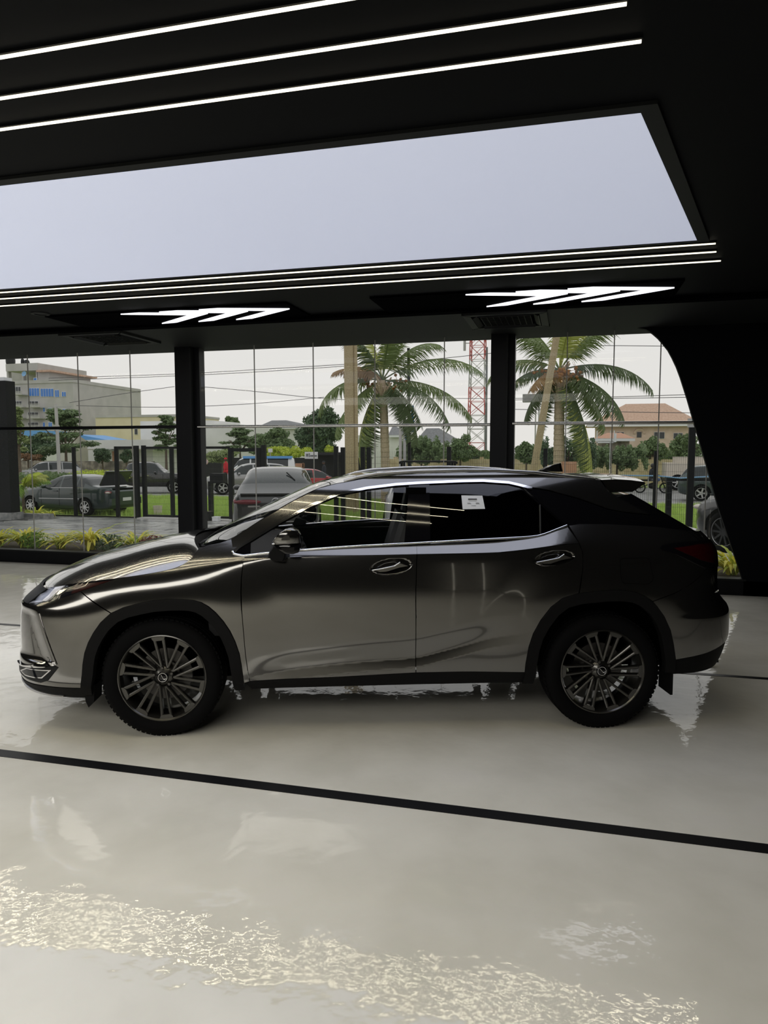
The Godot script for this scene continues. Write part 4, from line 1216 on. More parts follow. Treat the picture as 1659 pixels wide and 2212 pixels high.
func bg_car(o: Node3D, s: Dictionary, paint: Material) -> void:
	var L: float = s.top[-1][0]
	var xs := []
	for i in 57: xs.append(L * (0.5 - 0.5 * cos(PI * i / 56.0)) * 0.35 + L * i / 56.0 * 0.65)
	for e in s.cuts: xs.append(e)
	xs.sort()
	var P := []
	for x in xs:
		var w: float = tab(s.plan, x) * s.W
		var y0: float = tab(s.floor, x); var yb: float = tab(s.belt, x); var yt: float = maxf(tab(s.top, x), yb + 0.01)
		var k := clampf((yt - yb) / 0.42, 0.0, 1.0)
		var wt := w * lerpf(0.93, 0.68, k)
		P.append([Vector3(x, y0, 0), Vector3(x, y0, w * 0.84), Vector3(x, y0 + 0.07, w * 0.95), Vector3(x, lerpf(y0, yb, 0.35), w), Vector3(x, lerpf(y0, yb, 0.72), w * 1.0), Vector3(x, yb - 0.04, w * 0.975), Vector3(x, yb, w * 0.93), Vector3(x, lerpf(yb, yt, 0.5), lerpf(w * 0.93, wt, 0.48)), Vector3(x, lerpf(yb, yt, 0.86), lerpf(w * 0.93, wt, 0.93)), Vector3(x, lerpf(yb, yt, 0.96), wt * 0.84), Vector3(x, lerpf(yb, yt, 0.99), wt * 0.5), Vector3(x, yt, 0)])
	var body := Geo.new(); var glass := Geo.new()
	var R: int = P[0].size()
	for i in xs.size() - 1:
		var xm: float = (xs[i] + xs[i + 1]) * 0.5
		if xs[i + 1] - xs[i] < 1e-4: continue
		for j in R - 1:
			var q := [P[i][j], P[i + 1][j], P[i + 1][j + 1], P[i][j + 1]]
			var n := []
			for e in [[i, j], [i + 1, j], [i + 1, j + 1], [i, j + 1]]:
				var a: Vector3 = P[mini(e[0] + 1, xs.size() - 1)][e[1]] - P[maxi(e[0] - 1, 0)][e[1]]
				var b: Vector3 = P[e[0]][mini(e[1] + 1, R - 1)] - P[e[0]][maxi(e[1] - 1, 0)]
				n.append(a.cross(b).normalized())
			var is_glass := false
			if j == 6 or j == 7:
				for r in s.side: if xm > r[0] and xm < r[1]: is_glass = true
			if j >= 7:
				for r in s.screens: if xm > r[0] and xm < r[1]: is_glass = true
			var g := glass if is_glass else body
			var m := [q[0], q[1], q[2], q[3]].map(func(p): return Vector3(p.x, p.y, -p.z))
			var nm := n.map(func(p): return Vector3(p.x, p.y, -p.z))
			g.trin(q[0], q[1], q[2], n[0], n[1], n[2]); g.trin(q[0], q[2], q[3], n[0], n[2], n[3])
			g.trin(m[0], m[1], m[2], nm[0], nm[1], nm[2]); g.trin(m[0], m[2], m[3], nm[0], nm[2], nm[3])
	for e in [0, xs.size() - 1]:
		var f := Vector3(-1 if e == 0 else 1, 0, 0)
		for j in R - 1:
			var a: Vector3 = P[e][j]; var b: Vector3 = P[e][j + 1]
			var c := Vector3(a.x, a.y, -a.z); var d := Vector3(b.x, b.y, -b.z)
			body.trin(a, b, c, f, f, f); body.trin(b, c, d, f, f, f)
	part("body", body, paint, o)
	part("windows", glass, M.car_window, o)
	var trim := Geo.new()
	var seam := Geo.new()
	for sg in [-1.0, 1.0]:
		for c in s.wheels:
			var wy: float = tab(s.plan, c) * s.W
			for k in 20:
				var a0 := PI * k / 20.0; var a1 := PI * (k + 1) / 20.0
				var ar: float = s.r * 1.16
				var f := func(a: float, r: float) -> Vector3: return Vector3(c + cos(a) * r, s.r + sin(a) * r, sg * (wy * 1.0 + 0.006))
				trim.tri(f.call(a0, 0.0), f.call(a0, ar), f.call(a1, ar))
		for x in s.doors:
			var pts := []
			for k in 7:
				var y := lerpf(tab(s.floor, x) + 0.12, tab(s.belt, x) - 0.02, k / 6.0)
				pts.append(Vector3(x, y, sg * (tab(s.plan, x) * s.W * (1.0 if k < 6 else 0.975) + 0.002)))
			seam.path(pts, 0.006, 0.006, 4)
	part("wheel_wells", trim, M.gap, o)
	part("door_seams", seam, M.gap, o)
	var hg := Geo.new()
	for sg in [-1.0, 1.0]:
		for x in s.handles:
			hg.box(Vector3(x, tab(s.belt, x) - 0.12, sg * (tab(s.plan, x) * s.W + 0.008)), Vector3(0.2, 0.03, 0.03))
	part("handles", hg, s.get("handle_mat", paint), o)
	for sg in [-1.0, 1.0]:
		var mx: float = s.side[0][0] + 0.12
		var mg := Geo.new()
		mg.ball(Vector3(mx, tab(s.belt, mx) + 0.06, sg * (tab(s.plan, mx) * s.W + 0.10)), Vector3(0.08, 0.07, 0.11), 10, 6)
		mg.tube(Vector3(mx, tab(s.belt, mx) + 0.0, sg * (tab(s.plan, mx) * s.W - 0.05)), Vector3(mx, tab(s.belt, mx) + 0.03, sg * (tab(s.plan, mx) * s.W + 0.06)), 0.025, 0.025, 6)
		part("mirror", mg, paint, o)
		for c in s.wheels:
			var w := sub("wheel", o)
			w.transform = Transform3D(Basis(Vector3.UP, 0.0 if sg > 0 else PI), Vector3(c, s.r, sg * (tab(s.plan, c) * s.W + 0.014)))
			small_wheel(w, s.r, s.get("spokes", 5), s.get("rim_mat", M.alloy))
	for e in s.get("bits", []):
		var g := Geo.new()
		if e.size() > 4:
			g.add(slab(-0.5, 0.5, -0.5, 0.5, -0.5, 0.5), Transform3D(Basis.from_euler(e[4]) * Basis.from_scale(e[2]), e[1]))
		else:
			g.ball(e[1], e[2], 12, 8)
		part(e[0], g, e[3], o)

var small_wheel_cache := {}
func small_wheel(w: Node3D, r: float, spokes: int, rim: Material) -> void:
	var key := "%.3f_%d" % [r, spokes]
	if not small_wheel_cache.has(key):
		var ax := Basis(Vector3.RIGHT, PI / 2)
		var k := r * 0.68
		var t := Geo.new()
		t.lathe(Vector3(), ax, [Vector2(k, -0.01), Vector2(k * 1.08, 0.012), Vector2(r * 0.94, 0.008), Vector2(r, -0.03), Vector2(r, -0.18), Vector2(k, -0.2)], 32)
		var b := Geo.new()
		b.lathe(Vector3(), ax, [Vector2(k * 0.90, -0.03), Vector2(k * 0.95, 0.0), Vector2(k * 1.01, 0.0), Vector2(k * 1.02, -0.02)], 32)
		b.lathe(Vector3(), ax, [Vector2(0.0, -0.004), Vector2(k * 0.2, -0.006), Vector2(k * 0.24, -0.03)], 20)
		for i in spokes:
			var q := Basis(Vector3.BACK, TAU * i / spokes)
			var wd := k * minf(0.36, 1.5 / spokes)
			b.flat(PackedVector2Array([Vector2(k * 0.15, -wd * 0.5), Vector2(k * 0.93, -wd * 0.42), Vector2(k * 0.93, wd * 0.42), Vector2(k * 0.15, wd * 0.5)]), Transform3D(q, q * Vector3(0, 0, -0.012)), 0.016)
		var d := Geo.new()
		d.lathe(Vector3(), ax, [Vector2(0.0, -0.07), Vector2(k * 0.95, -0.07)], 24)
		small_wheel_cache[key] = [t.mesh(), b.mesh(), d.mesh()]
	part("tyre", small_wheel_cache[key][0], M.rubber, w)
	part("rim", small_wheel_cache[key][1], rim, w)
	part("wheel_back", small_wheel_cache[key][2], M.gap, w)

func sedan_spec() -> Dictionary:
	return {
		"W": 0.90, "r": 0.32, "wheels": [0.97, 3.70], "spokes": 8,
		"top": [[0, 0.60], [0.08, 0.68], [0.4, 0.83], [0.9, 0.93], [1.30, 0.98], [1.55, 1.10], [2.0, 1.37], [2.35, 1.47], [2.8, 1.49], [3.2, 1.45], [3.6, 1.33], [4.02, 1.10], [4.3, 1.05], [4.7, 1.02], [4.83, 0.88]],
		"belt": [[0, 0.58], [0.1, 0.66], [0.5, 0.80], [1.2, 0.94], [2.0, 0.99], [3.2, 1.02], [4.0, 1.03], [4.7, 0.99], [4.83, 0.86]],
		"plan": [[0, 0.55], [0.06, 0.72], [0.25, 0.90], [0.7, 0.98], [1.5, 1.0], [3.5, 1.0], [4.3, 0.96], [4.7, 0.86], [4.80, 0.74], [4.83, 0.6]],
		"floor": [[0, 0.40], [0.1, 0.24], [0.4, 0.20], [4.3, 0.22], [4.75, 0.30], [4.83, 0.42]],
		"side": [[1.68, 2.42], [2.50, 3.22], [3.28, 3.62]], "screens": [[1.40, 2.02], [3.42, 4.0]], "cuts": [1.68, 2.42, 2.50, 3.22, 3.28, 3.62, 1.40, 2.02, 3.42, 4.0],
		"doors": [1.55, 2.46, 3.45], "handles": [2.28, 3.22],
	}

func suv_spec() -> Dictionary:
	return {
		"W": 0.96, "r": 0.38, "wheels": [0.92, 3.80], "spokes": 5,
		"top": [[0, 0.72], [0.06, 0.88], [0.4, 1.02], [1.0, 1.10], [1.30, 1.14], [1.6, 1.32], [2.05, 1.62], [2.5, 1.73], [3.2, 1.74], [4.0, 1.70], [4.45, 1.60], [4.72, 1.25], [4.84, 1.08], [4.88, 0.9]],
		"belt": [[0, 0.70], [0.1, 0.86], [0.6, 1.0], [1.3, 1.08], [2.5, 1.12], [4.0, 1.16], [4.6, 1.14], [4.84, 1.04], [4.88, 0.88]],
		"plan": [[0, 0.62], [0.06, 0.78], [0.25, 0.92], [0.7, 0.98], [1.5, 1.0], [3.9, 1.0], [4.5, 0.95], [4.8, 0.86], [4.88, 0.72]],
		"floor": [[0, 0.48], [0.1, 0.32], [0.4, 0.26], [4.4, 0.28], [4.8, 0.36], [4.88, 0.46]],
		"side": [[1.70, 2.60], [2.68, 3.50], [3.56, 4.30]], "screens": [[1.38, 2.05], [4.35, 4.70]], "cuts": [1.70, 2.60, 2.68, 3.50, 3.56, 4.30, 1.38, 2.05, 4.35, 4.70],
		"doors": [1.55, 2.64, 3.62], "handles": [2.42, 3.40],
	}

# a car set with its wheels' contact points at two places on the ground
func car_between(called: String, label: String, front: Vector3, rear: Vector3, s: Dictionary, paint: Material, category := "car") -> Node3D:
	var d := rear - front
	d.y = 0.0
	var mid := (front + rear) * 0.5
	var a := atan2(-d.z, d.x)
	var b := Basis(Vector3.UP, a)
	var c: float = (s.wheels[0] + s.wheels[1]) * 0.5
	var o := thing(called, label, category, Transform3D(b, Vector3(mid.x, mid.y, mid.z) - b * Vector3(c, 0, 0)))
	bg_car(o, s, paint)
	return o

# ---- plants
func blade(len: float, width: float, rise: float, seg := 5) -> Geo:
	var g := Geo.new()
	var p0 := Vector3(0, 0, 0); var a0 := rise
	var pts := [p0]
	for i in seg:
		p0 += Vector3(cos(a0), sin(a0), 0) * len / seg
		a0 -= (rise + 0.75) / seg
		pts.append(p0)
	for i in seg:
		var w0 := width * (0.55 + 0.45 * sin(PI * (i + 0.4) / seg)) if i > 0 else width * 0.7
		var w1 := width * (0.55 + 0.45 * sin(PI * (i + 1.4) / seg)) if i < seg - 1 else 0.002
		var fold := Vector3(0, width * 0.18, 0)
		for sg in [-1.0, 1.0]:
			g.quad(pts[i], pts[i + 1], pts[i + 1] + Vector3(0, 0, sg * w1) + fold * (w1 / width), pts[i] + Vector3(0, 0, sg * w0) + fold * (w0 / width))
	return g

var blades := []
func spider_plant(p: Vector3, size: float, label: String, n := 46, called := "spider_plant", mats := ["leaf_yellow", "leaf_lime", "leaf_green"], group := "yellow striped plants") -> void:
	if blades.is_empty():
		for k in 5: blades.append(blade(0.38 + 0.05 * k, 0.010 + 0.0015 * k, 1.30 - 0.12 * k).mesh())
	var o := thing(called, label, "plant", at(p), group)
	for i in n:
		var m: String = mats[0] if rng.randf() < 0.55 else (mats[1] if rng.randf() < 0.7 else mats[2])
		var l := part("leaf", blades[rng.randi() % 5], M[m], o)
		var s := size * rng.randf_range(0.65, 1.1)
		l.transform = Transform3D(Basis(Vector3.UP, rng.randf() * TAU) * Basis(Vector3.BACK, rng.randf_range(-0.25, 0.35)) * Basis.from_scale(Vector3(s, s, s * 1.3)), Vector3(rng.randf_range(-0.05, 0.05), 0, rng.randf_range(-0.05, 0.05)))

# loose crown of leaf sprays filling lobes [centre, radii]
func leafage(lobes: Array, count: int, size: float, flat := 0.0) -> Geo:
	var g := Geo.new()
	var vol := 0.0
	for l in lobes: vol += l[1].x * l[1].y * l[1].z
	for l in lobes:
		var n := int(count * l[1].x * l[1].y * l[1].z / vol) + 10
		for i in n:
			var d := Vector3(rng.randfn(), rng.randfn(), rng.randfn()).normalized()
			var r := pow(rng.randf(), 0.28)
			var c: Vector3 = l[0] + d * l[1] * r
			var nn := (d + Vector3(rng.randfn(), rng.randfn() + 0.4, rng.randfn()) * 0.7).normalized()
			if flat > 0.0: nn = nn.lerp(Vector3.UP, flat).normalized()
			var u := nn.cross(Vector3(rng.randfn(), rng.randfn(), rng.randfn())).normalized()
			var w := nn.cross(u)
			var s := size * rng.randf_range(0.6, 1.4)
			g.trin(c - u * s, c + w * s * 0.5, c + u * s, nn, nn, nn)
			g.trin(c - u * s, c + u * s, c - w * s * 0.5, nn, nn, nn)
	return g

# tree from its extent in the photograph at a given depth
func tree(called: String, label: String, u0: float, u1: float, vtop: float, vlow: float, z: float, leaf: String, style := "round", count := 1400, size := 0.22, group := "trees beyond the road") -> void:
	var a := spot(u0, vtop, z); var b := spot(u1, vtop, z); var c := spot((u0 + u1) * 0.5, vlow, z)
	var base := Vector3((a.x + b.x) * 0.5, land(z), (a.z + b.z) * 0.5)
	var o := thing(called, label, "tree", at(base), group)
	var rx := a.distance_to(b) * 0.5; var top := a.y - base.y; var low := maxf(0.1, c.y - base.y)
	var lobes := []
	if style == "layered":
		for k in 40:
			var t := pow(rng.randf(), 0.8)
			var an := rng.randf() * TAU
			var rr := rx * (1.0 - 0.75 * t) * rng.randf_range(0.15, 0.8)
			lobes.append([Vector3(cos(an) * rr, lerpf(low, top, 0.06 + 0.9 * t), sin(an) * rr), Vector3(rx * rng.randf_range(0.14, 0.32), (top - low) * rng.randf_range(0.03, 0.06), rx * rng.randf_range(0.14, 0.32))])
	elif style == "hedge":
		for k in 46:
			lobes.append([Vector3(rng.randf_range(-0.95, 0.95) * rx, lerpf(low, top, rng.randf_range(0.15, 0.75)), rng.randf_range(-0.8, 0.8)), Vector3(rx * rng.randf_range(0.06, 0.15), (top - low) * rng.randf_range(0.14, 0.30), 0.9)])
	else:
		for k in 38:
			var d := Vector3(rng.randfn(), rng.randfn(), rng.randfn()).normalized() * rng.randf_range(0.2, 0.80)
			var q := rng.randf_range(0.16, 0.34)
			lobes.append([Vector3(d.x * rx, lerpf(low, top, 0.5 + d.y * 0.48), d.z * rx), Vector3(rx * q, (top - low) * 0.5 * q, rx * q)])
	part("foliage", leafage(lobes, int(count * 2.4), size * 0.58, 0.5 if style == "layered" else 0.0), M[leaf], o)
	var t2 := Geo.new()
	t2.tube(Vector3(), Vector3(0, lerpf(low, top, 0.6), 0), maxf(0.08, top * 0.025), 0.05, 8)
	for k in 4:
		var an := TAU * k / 4.0 + 0.4
		t2.tube(Vector3(0, lerpf(low, top, 0.15), 0), Vector3(cos(an) * rx * 0.5, lerpf(low, top, 0.55), sin(an) * rx * 0.5), 0.06, 0.03, 6)
	part("trunk", t2, M.bark, o)

func frond(len: float, droop: float, leaflet: float, pairs := 74, lop := 0.0) -> Geo:
	var g := Geo.new()
	var p := Vector3(); var a := 0.55
	var pts := []
	var tan := []
	for i in 15:
		pts.append(p); tan.append(Vector3(cos(a), sin(a), 0))
		p += Vector3(cos(a), sin(a), 0) * len / 14.0
		a -= droop / 14.0 * (0.5 + i / 14.0)
	g.path(pts, 0.035, 0.008, 5)
	for i in pairs:
		var t := 0.16 + 0.84 * i / pairs
		var k := t * 14.0; var j := mini(int(k), 13)
		var c: Vector3 = pts[j].lerp(pts[j + 1], k - j)
		var d: Vector3 = tan[j]
		var ll := leaflet * (0.45 + 0.55 * sin(PI * clampf(t * 0.9 + 0.12, 0, 1))) * rng.randf_range(0.85, 1.12)
		for sg in [-1.0, 1.0]:
			var o := (Vector3(0, -0.55 - lop, sg * 0.75) + d * 0.55 + Vector3(rng.randfn(), rng.randfn(), rng.randfn()) * 0.07).normalized()
			var mid := c + o * ll * 0.55
			var tip := mid + (o + Vector3(0, -0.7, 0)).normalized() * ll * 0.45
			var w := d * 0.022
			g.tri(c - w, c + w, mid + w); g.tri(c - w, mid + w, mid - w); g.tri(mid - w, mid + w, tip)
	return g

func coconut_palm(label: String, base: Vector3, crown: Vector3, list: Array, nuts: int, trunk_r := 0.21) -> void:
	var o := thing("coconut_palm", label, "palm tree", at(base), "coconut palms behind the fence")
	var h := crown - base
	var t := Geo.new()
	var n := 26
	for i in n:
		var k0 := float(i) / n; var k1 := float(i + 1) / n
		var bend := func(k: float) -> Vector3: return Vector3(h.x * k * k, h.y * k, h.z * k)
		t.tube(bend.call(k0), bend.call(k1), lerpf(trunk_r * 1.12, trunk_r * 0.86, k0), lerpf(trunk_r * 1.0, trunk_r * 0.78, k0), 12, false)
	part("trunk", t, M.palm_bark, o)
	var fb := Geo.new()
	for i in 26:
		var an := TAU * i / 26.0 * 5.0
		var y := rng.randf_range(-0.9, 0.25)
		fb.tube(h + Vector3(cos(an) * 0.12, y - 0.35, sin(an) * 0.12), h + Vector3(cos(an) * 0.42, y + 0.1, sin(an) * 0.42), 0.09, 0.03, 5)
	part("fibre_sheath", fb, M.palm_bark, o)
	var meshes := {}
	for f in list:      # azimuth in degrees (0 = towards +x), elevation of the base, length, droop, material
		var key := "%.1f_%.1f" % [f[2], f[3]]
		if not meshes.has(key): meshes[key] = frond(f[2], f[3], 0.95 if f[2] > 3.0 else 0.7).mesh()
		var l := part("frond", meshes[key], M[f[4]], o)
		l.transform = Transform3D(Basis(Vector3.UP, deg_to_rad(f[0])) * Basis(Vector3.BACK, deg_to_rad(f[1] - 30.0)), h)
	for k in nuts:
		var g := Geo.new()
		for e in 16:
			var d := Vector3(rng.randfn(), rng.randfn() * 0.6 - 0.2, rng.randfn()).normalized()
			g.ball(d * rng.randf_range(0.12, 0.45), Vector3.ONE * 0.075, 6, 4)
			g.tube(Vector3(), d * 0.6, 0.014, 0.006, 4)
		var q := part("fruit_cluster", g, M.coco, o)
		var an := TAU * k / nuts + 0.2
		q.position = h + Vector3(cos(an) * 0.75, -0.15, sin(an) * 0.75)

# ---- people: one continuous figure of rounded limbs
func person(called: String, label: String, xf: Transform3D, shirt: Material, legs: Material, seated: bool, helmet: Material = null) -> void:
	var o := thing(called, label, "person", xf)
	var hip := Vector3(0, 0.80 if seated else 0.90, 0)
	var neck := hip + Vector3(-0.10 if seated else 0.0, 0.55, 0)
	var body := Geo.new()
	body.ball((hip + neck) * 0.5, Vector3(0.15, 0.34, 0.20), 12, 8)
	body.ball(hip, Vector3(0.16, 0.13, 0.19), 10, 6)
	body.tube(neck - Vector3(0, 0.06, 0), neck + Vector3(0, 0.10, 0), 0.06, 0.05, 8)
	for sg in [-1.0, 1.0]:
		var sh := neck + Vector3(0, -0.07, 0.18 * sg)
		var el := sh + (Vector3(-0.16, -0.24, 0.05 * sg) if seated else Vector3(0.02, -0.29, 0.06 * sg))
		var ha := el + (Vector3(-0.24, -0.04, -0.03 * sg) if seated else Vector3(-0.05, -0.25, 0.0))
		body.tube(sh, el, 0.058, 0.045, 8); body.tube(el, ha, 0.045, 0.032, 8)
		body.ball(sh, Vector3.ONE * 0.07, 8, 5); body.ball(el, Vector3.ONE * 0.047, 8, 5)
	part("clothed_body", body, shirt, o)
	var lg := Geo.new()
	for sg in [-1.0, 1.0]:
		var hp := hip + Vector3(0, -0.02, 0.09 * sg)
		var kn := hp + (Vector3(-0.36, -0.12, 0.05 * sg) if seated else Vector3(-0.02, -0.42, 0))
		var ft := kn + (Vector3(0.06, -0.38, 0) if seated else Vector3(0.02, -0.40, 0))
		lg.tube(hp, kn, 0.085, 0.06, 8); lg.tube(kn, ft, 0.058, 0.04, 8)
		lg.ball(kn, Vector3.ONE * 0.06, 8, 5)
		lg.ball(ft + Vector3(-0.06, -0.02, 0), Vector3(0.13, 0.045, 0.05), 8, 5)
	part("trousers", lg, legs, o)
	var hd := Geo.new()
	var hc := neck + Vector3(-0.03, 0.20, 0)
	hd.ball(hc, Vector3(0.095, 0.12, 0.08), 12, 9)
	hd.ball(hc + Vector3(-0.095, -0.01, 0), Vector3(0.02, 0.025, 0.014), 6, 4)
	for sg in [-1.0, 1.0]:
		hd.ball(hc + Vector3(0.0, 0.0, 0.08 * sg), Vector3(0.02, 0.03, 0.012), 6, 4)
	for sg in [-1.0, 1.0]:
		var sh := neck + Vector3(0, -0.07, 0.18 * sg)
		var ha := sh + (Vector3(-0.42, -0.29, 0.02 * sg) if seated else Vector3(-0.03, -0.57, 0.06 * sg))
		hd.ball(ha, Vector3(0.045, 0.03, 0.035), 8, 5)
		for f in 4: hd.tube(ha + Vector3(-0.02, 0.0, 0.014 * (f - 1.5)), ha + Vector3(-0.075, -0.03, 0.016 * (f - 1.5)), 0.009, 0.007, 5)
		hd.tube(ha + Vector3(0, 0, -0.03 * sg), ha + Vector3(-0.04, -0.02, -0.05 * sg), 0.01, 0.008, 5)
	part("skin", hd, M.skin_brown, o)
	if helmet:
		var h := Geo.new()
		h.lathe(hc + Vector3(0.01, 0.0, 0), Basis(Vector3.BACK, -0.25), [Vector2(0.135, -0.06), Vector2(0.14, 0.0), Vector2(0.128, 0.07), Vector2(0.09, 0.13), Vector2(0.0, 0.155)], 16)
		part("helmet", h, helmet, o)
	else:
		var h := Geo.new()
		h.lathe(hc + Vector3(0.01, 0.02, 0), Basis(), [Vector2(0.10, 0.0), Vector2(0.098, 0.05), Vector2(0.07, 0.095), Vector2(0.0, 0.11)], 14)
		part("cap", h, shirt, o)

# upright block whose front face fills a rectangle of the photograph at depth z; v1 < 0: down to the ground
func block(u0: float, u1: float, v0: float, v1: float, z: float, depth: float) -> Geo:
	var a := spot(u0, v0, z); var b := spot(u1, v0, z)
	var y1 := spot((u0 + u1) * 0.5, v0, z).y
	var y0 := land(z) if v1 < 0.0 else spot((u0 + u1) * 0.5, v1, z).y
	return slab(a.x, b.x, y0, y1, z - depth, z)

func outdoors() -> void:
	outdoor_materials()
	rng.seed = 77
	ground()
	planter()
	fence()
	vehicles()
	greenery()
	buildings()
	street()

func ground() -> void:
	strip_ground("paving_bed", -40.0, 30.0, -11.0, -22.0, -0.06, M.stone_c)
	strip_ground("lawn", -70.0, 70.0, -22.0, -33.5, -0.02, M.lawn_soil)
	strip_ground("road", -120.0, 120.0, -33.5, -50.0, 0.0, M.asphalt)
	strip_ground("verge", -160.0, 160.0, -50.0, -140.0, 0.02, M.lawn_soil)
	struct("trim_4", slab(-60.0, 60.0, land(-33.5) - 0.3, land(-33.5) + 0.10, -33.6, -33.3), M.concrete)
	# stone slabs of the forecourt, each a piece of its own
	var bed := get_node("paving_bed")
	var meshes := []
	for k in 4:
		var g := Geo.new()
		g.cbox(Vector3(), Vector3(0.985 - 0.012 * k, 0.06, 0.485 - 0.006 * k), 0.012)
		meshes.append(g.mesh())
	for j in 19:
		for i in 15:
			var x := -16.4 + i * 1.0 + (0.5 if j % 2 else 0.0); var z := -11.4 - j * 0.5
			if x + z * 0.95 > -16.0 or x < z - 2.0: continue
			var s := part("paving_slab", meshes[rng.randi() % 4], [M.stone_a, M.stone_b, M.stone_c][rng.randi() % 3], bed)
			s.transform = Transform3D(Basis(Vector3.RIGHT, atan(0.45 / 14.0) * -1.0) * Basis(Vector3.UP, rng.randf_range(-0.01, 0.01)), Vector3(x, land(z) - 0.03 + rng.randf_range(-0.004, 0.006), z))
	# grass of the lawn
	var g := Geo.new()
	for k in 9:
		var a := rng.randf() * TAU; var d := Vector3(cos(a), 0, sin(a))
		var c := Vector3(rng.randf_range(-0.1, 0.1), 0, rng.randf_range(-0.1, 0.1)); var w := d.cross(Vector3.UP) * 0.012
		g.tri(c - w, c + w, c + Vector3(0, rng.randf_range(0.08, 0.20), 0) + d * 0.07)
	var mm := MultiMesh.new()
	mm.transform_format = MultiMesh.TRANSFORM_3D
	mm.mesh = g.mesh()
	mm.instance_count = 16000
	for i in 16000:
		var z := -22.3 - 11.0 * rng.randf()
		var s := rng.randf_range(0.7, 1.3)
		mm.set_instance_transform(i, Transform3D(Basis(Vector3.UP, rng.randf() * TAU) * Basis.from_scale(Vector3.ONE * s), Vector3(rng.randf_range(-22.0, 9.0), land(z) - 0.02, z)))
	var o := MultiMeshInstance3D.new()
	o.name = "lawn_grass"
	o.multimesh = mm
	o.material_override = M.grass_blade
	add_child(o)
	tag(o, "bright green grass growing between the black fence and the road", "grass", "", "stuff")

func planter() -> void:
	struct("planting_bed", slab(-13.0, 7.0, -0.4, 0.14, -11.05, -9.85), M.soil)
	struct("trim_5", slab(-13.0, 7.0, -0.4, 0.16, -11.12, -11.05), M.concrete)
	for e in [[-9.75, 0.95, "second tuft on the pillar side of the leafy green shrub"], [-9.2, 1.05, "tallest beside the low leafy green shrub"], [-8.45, 0.85, "between the leafy green shrub and the widest tuft"], [-7.85, 1.25, "widest and tallest tuft of the bed"], [-7.0, 1.0, "beside the red-tipped shrub, towards the widest tuft"], [-6.15, 0.8, "between the red-tipped shrub and the black column"], [2.15, 1.1, "x"]]:
		var lab: String = "striped spider plant, " + e[2]
		if e[0] > 0.0: lab = "bright yellow striped spider plant outside the slanted end of the glass"
		spider_plant(Vector3(e[0], 0.14, -10.36), e[1] * 1.22, lab, 100, "spider_plant", ["leaf_yellow", "leaf_lime", "leaf_green"], "spider plants in the long bed")
	for e in [[-8.85, "leaf_green", "low leafy green shrub between the striped plants in the window bed"], [-6.55, "leaf_red", "low red-tipped shrub between the striped plants in the window bed"], [-7.38, "leaf_dark", "small dark leafy plant under the widest striped tuft in the window bed"]]:
		var o := thing("bed_shrub", e[2], "shrub", at(Vector3(e[0], 0.14, -10.2)))
		part("foliage", leafage([[Vector3(0, 0.15, 0), Vector3(0.26, 0.15, 0.2)]], 260, 0.035), M[e[1]], o)

func fence_post(o: Node3D, u: float, z: float, top: float, w := 0.10) -> void:
	var p := grounded(u, z)
	var g := Geo.new()
	g.cbox(Vector3(p.x, (p.y + top) * 0.5, z), Vector3(w, top - p.y, w), 0.012)
	part("post", g, M.black_iron, o)

func wire_panel(o: Node3D, x0: float, x1: float, z: float, top: float) -> void:
	var y0 := land(z) + 0.08
	var g := Geo.new()
	var n := int((x1 - x0) / 0.055)
	for i in n + 1:
		var x := lerpf(x0, x1, float(i) / n)
		g.tube(Vector3(x, y0, z), Vector3(x, top, z), 0.0032, 0.0032, 3, false)
	for k in int((top - y0) / 0.2) + 1:
		g.tube(Vector3(x0, y0 + 0.2 * k, z + 0.004), Vector3(x1, y0 + 0.2 * k, z + 0.004), 0.0032, 0.0032, 3, false)
	var p := part("wire_mesh", g, M.fence_wire, o)
	p.set_meta("kind", "stuff")

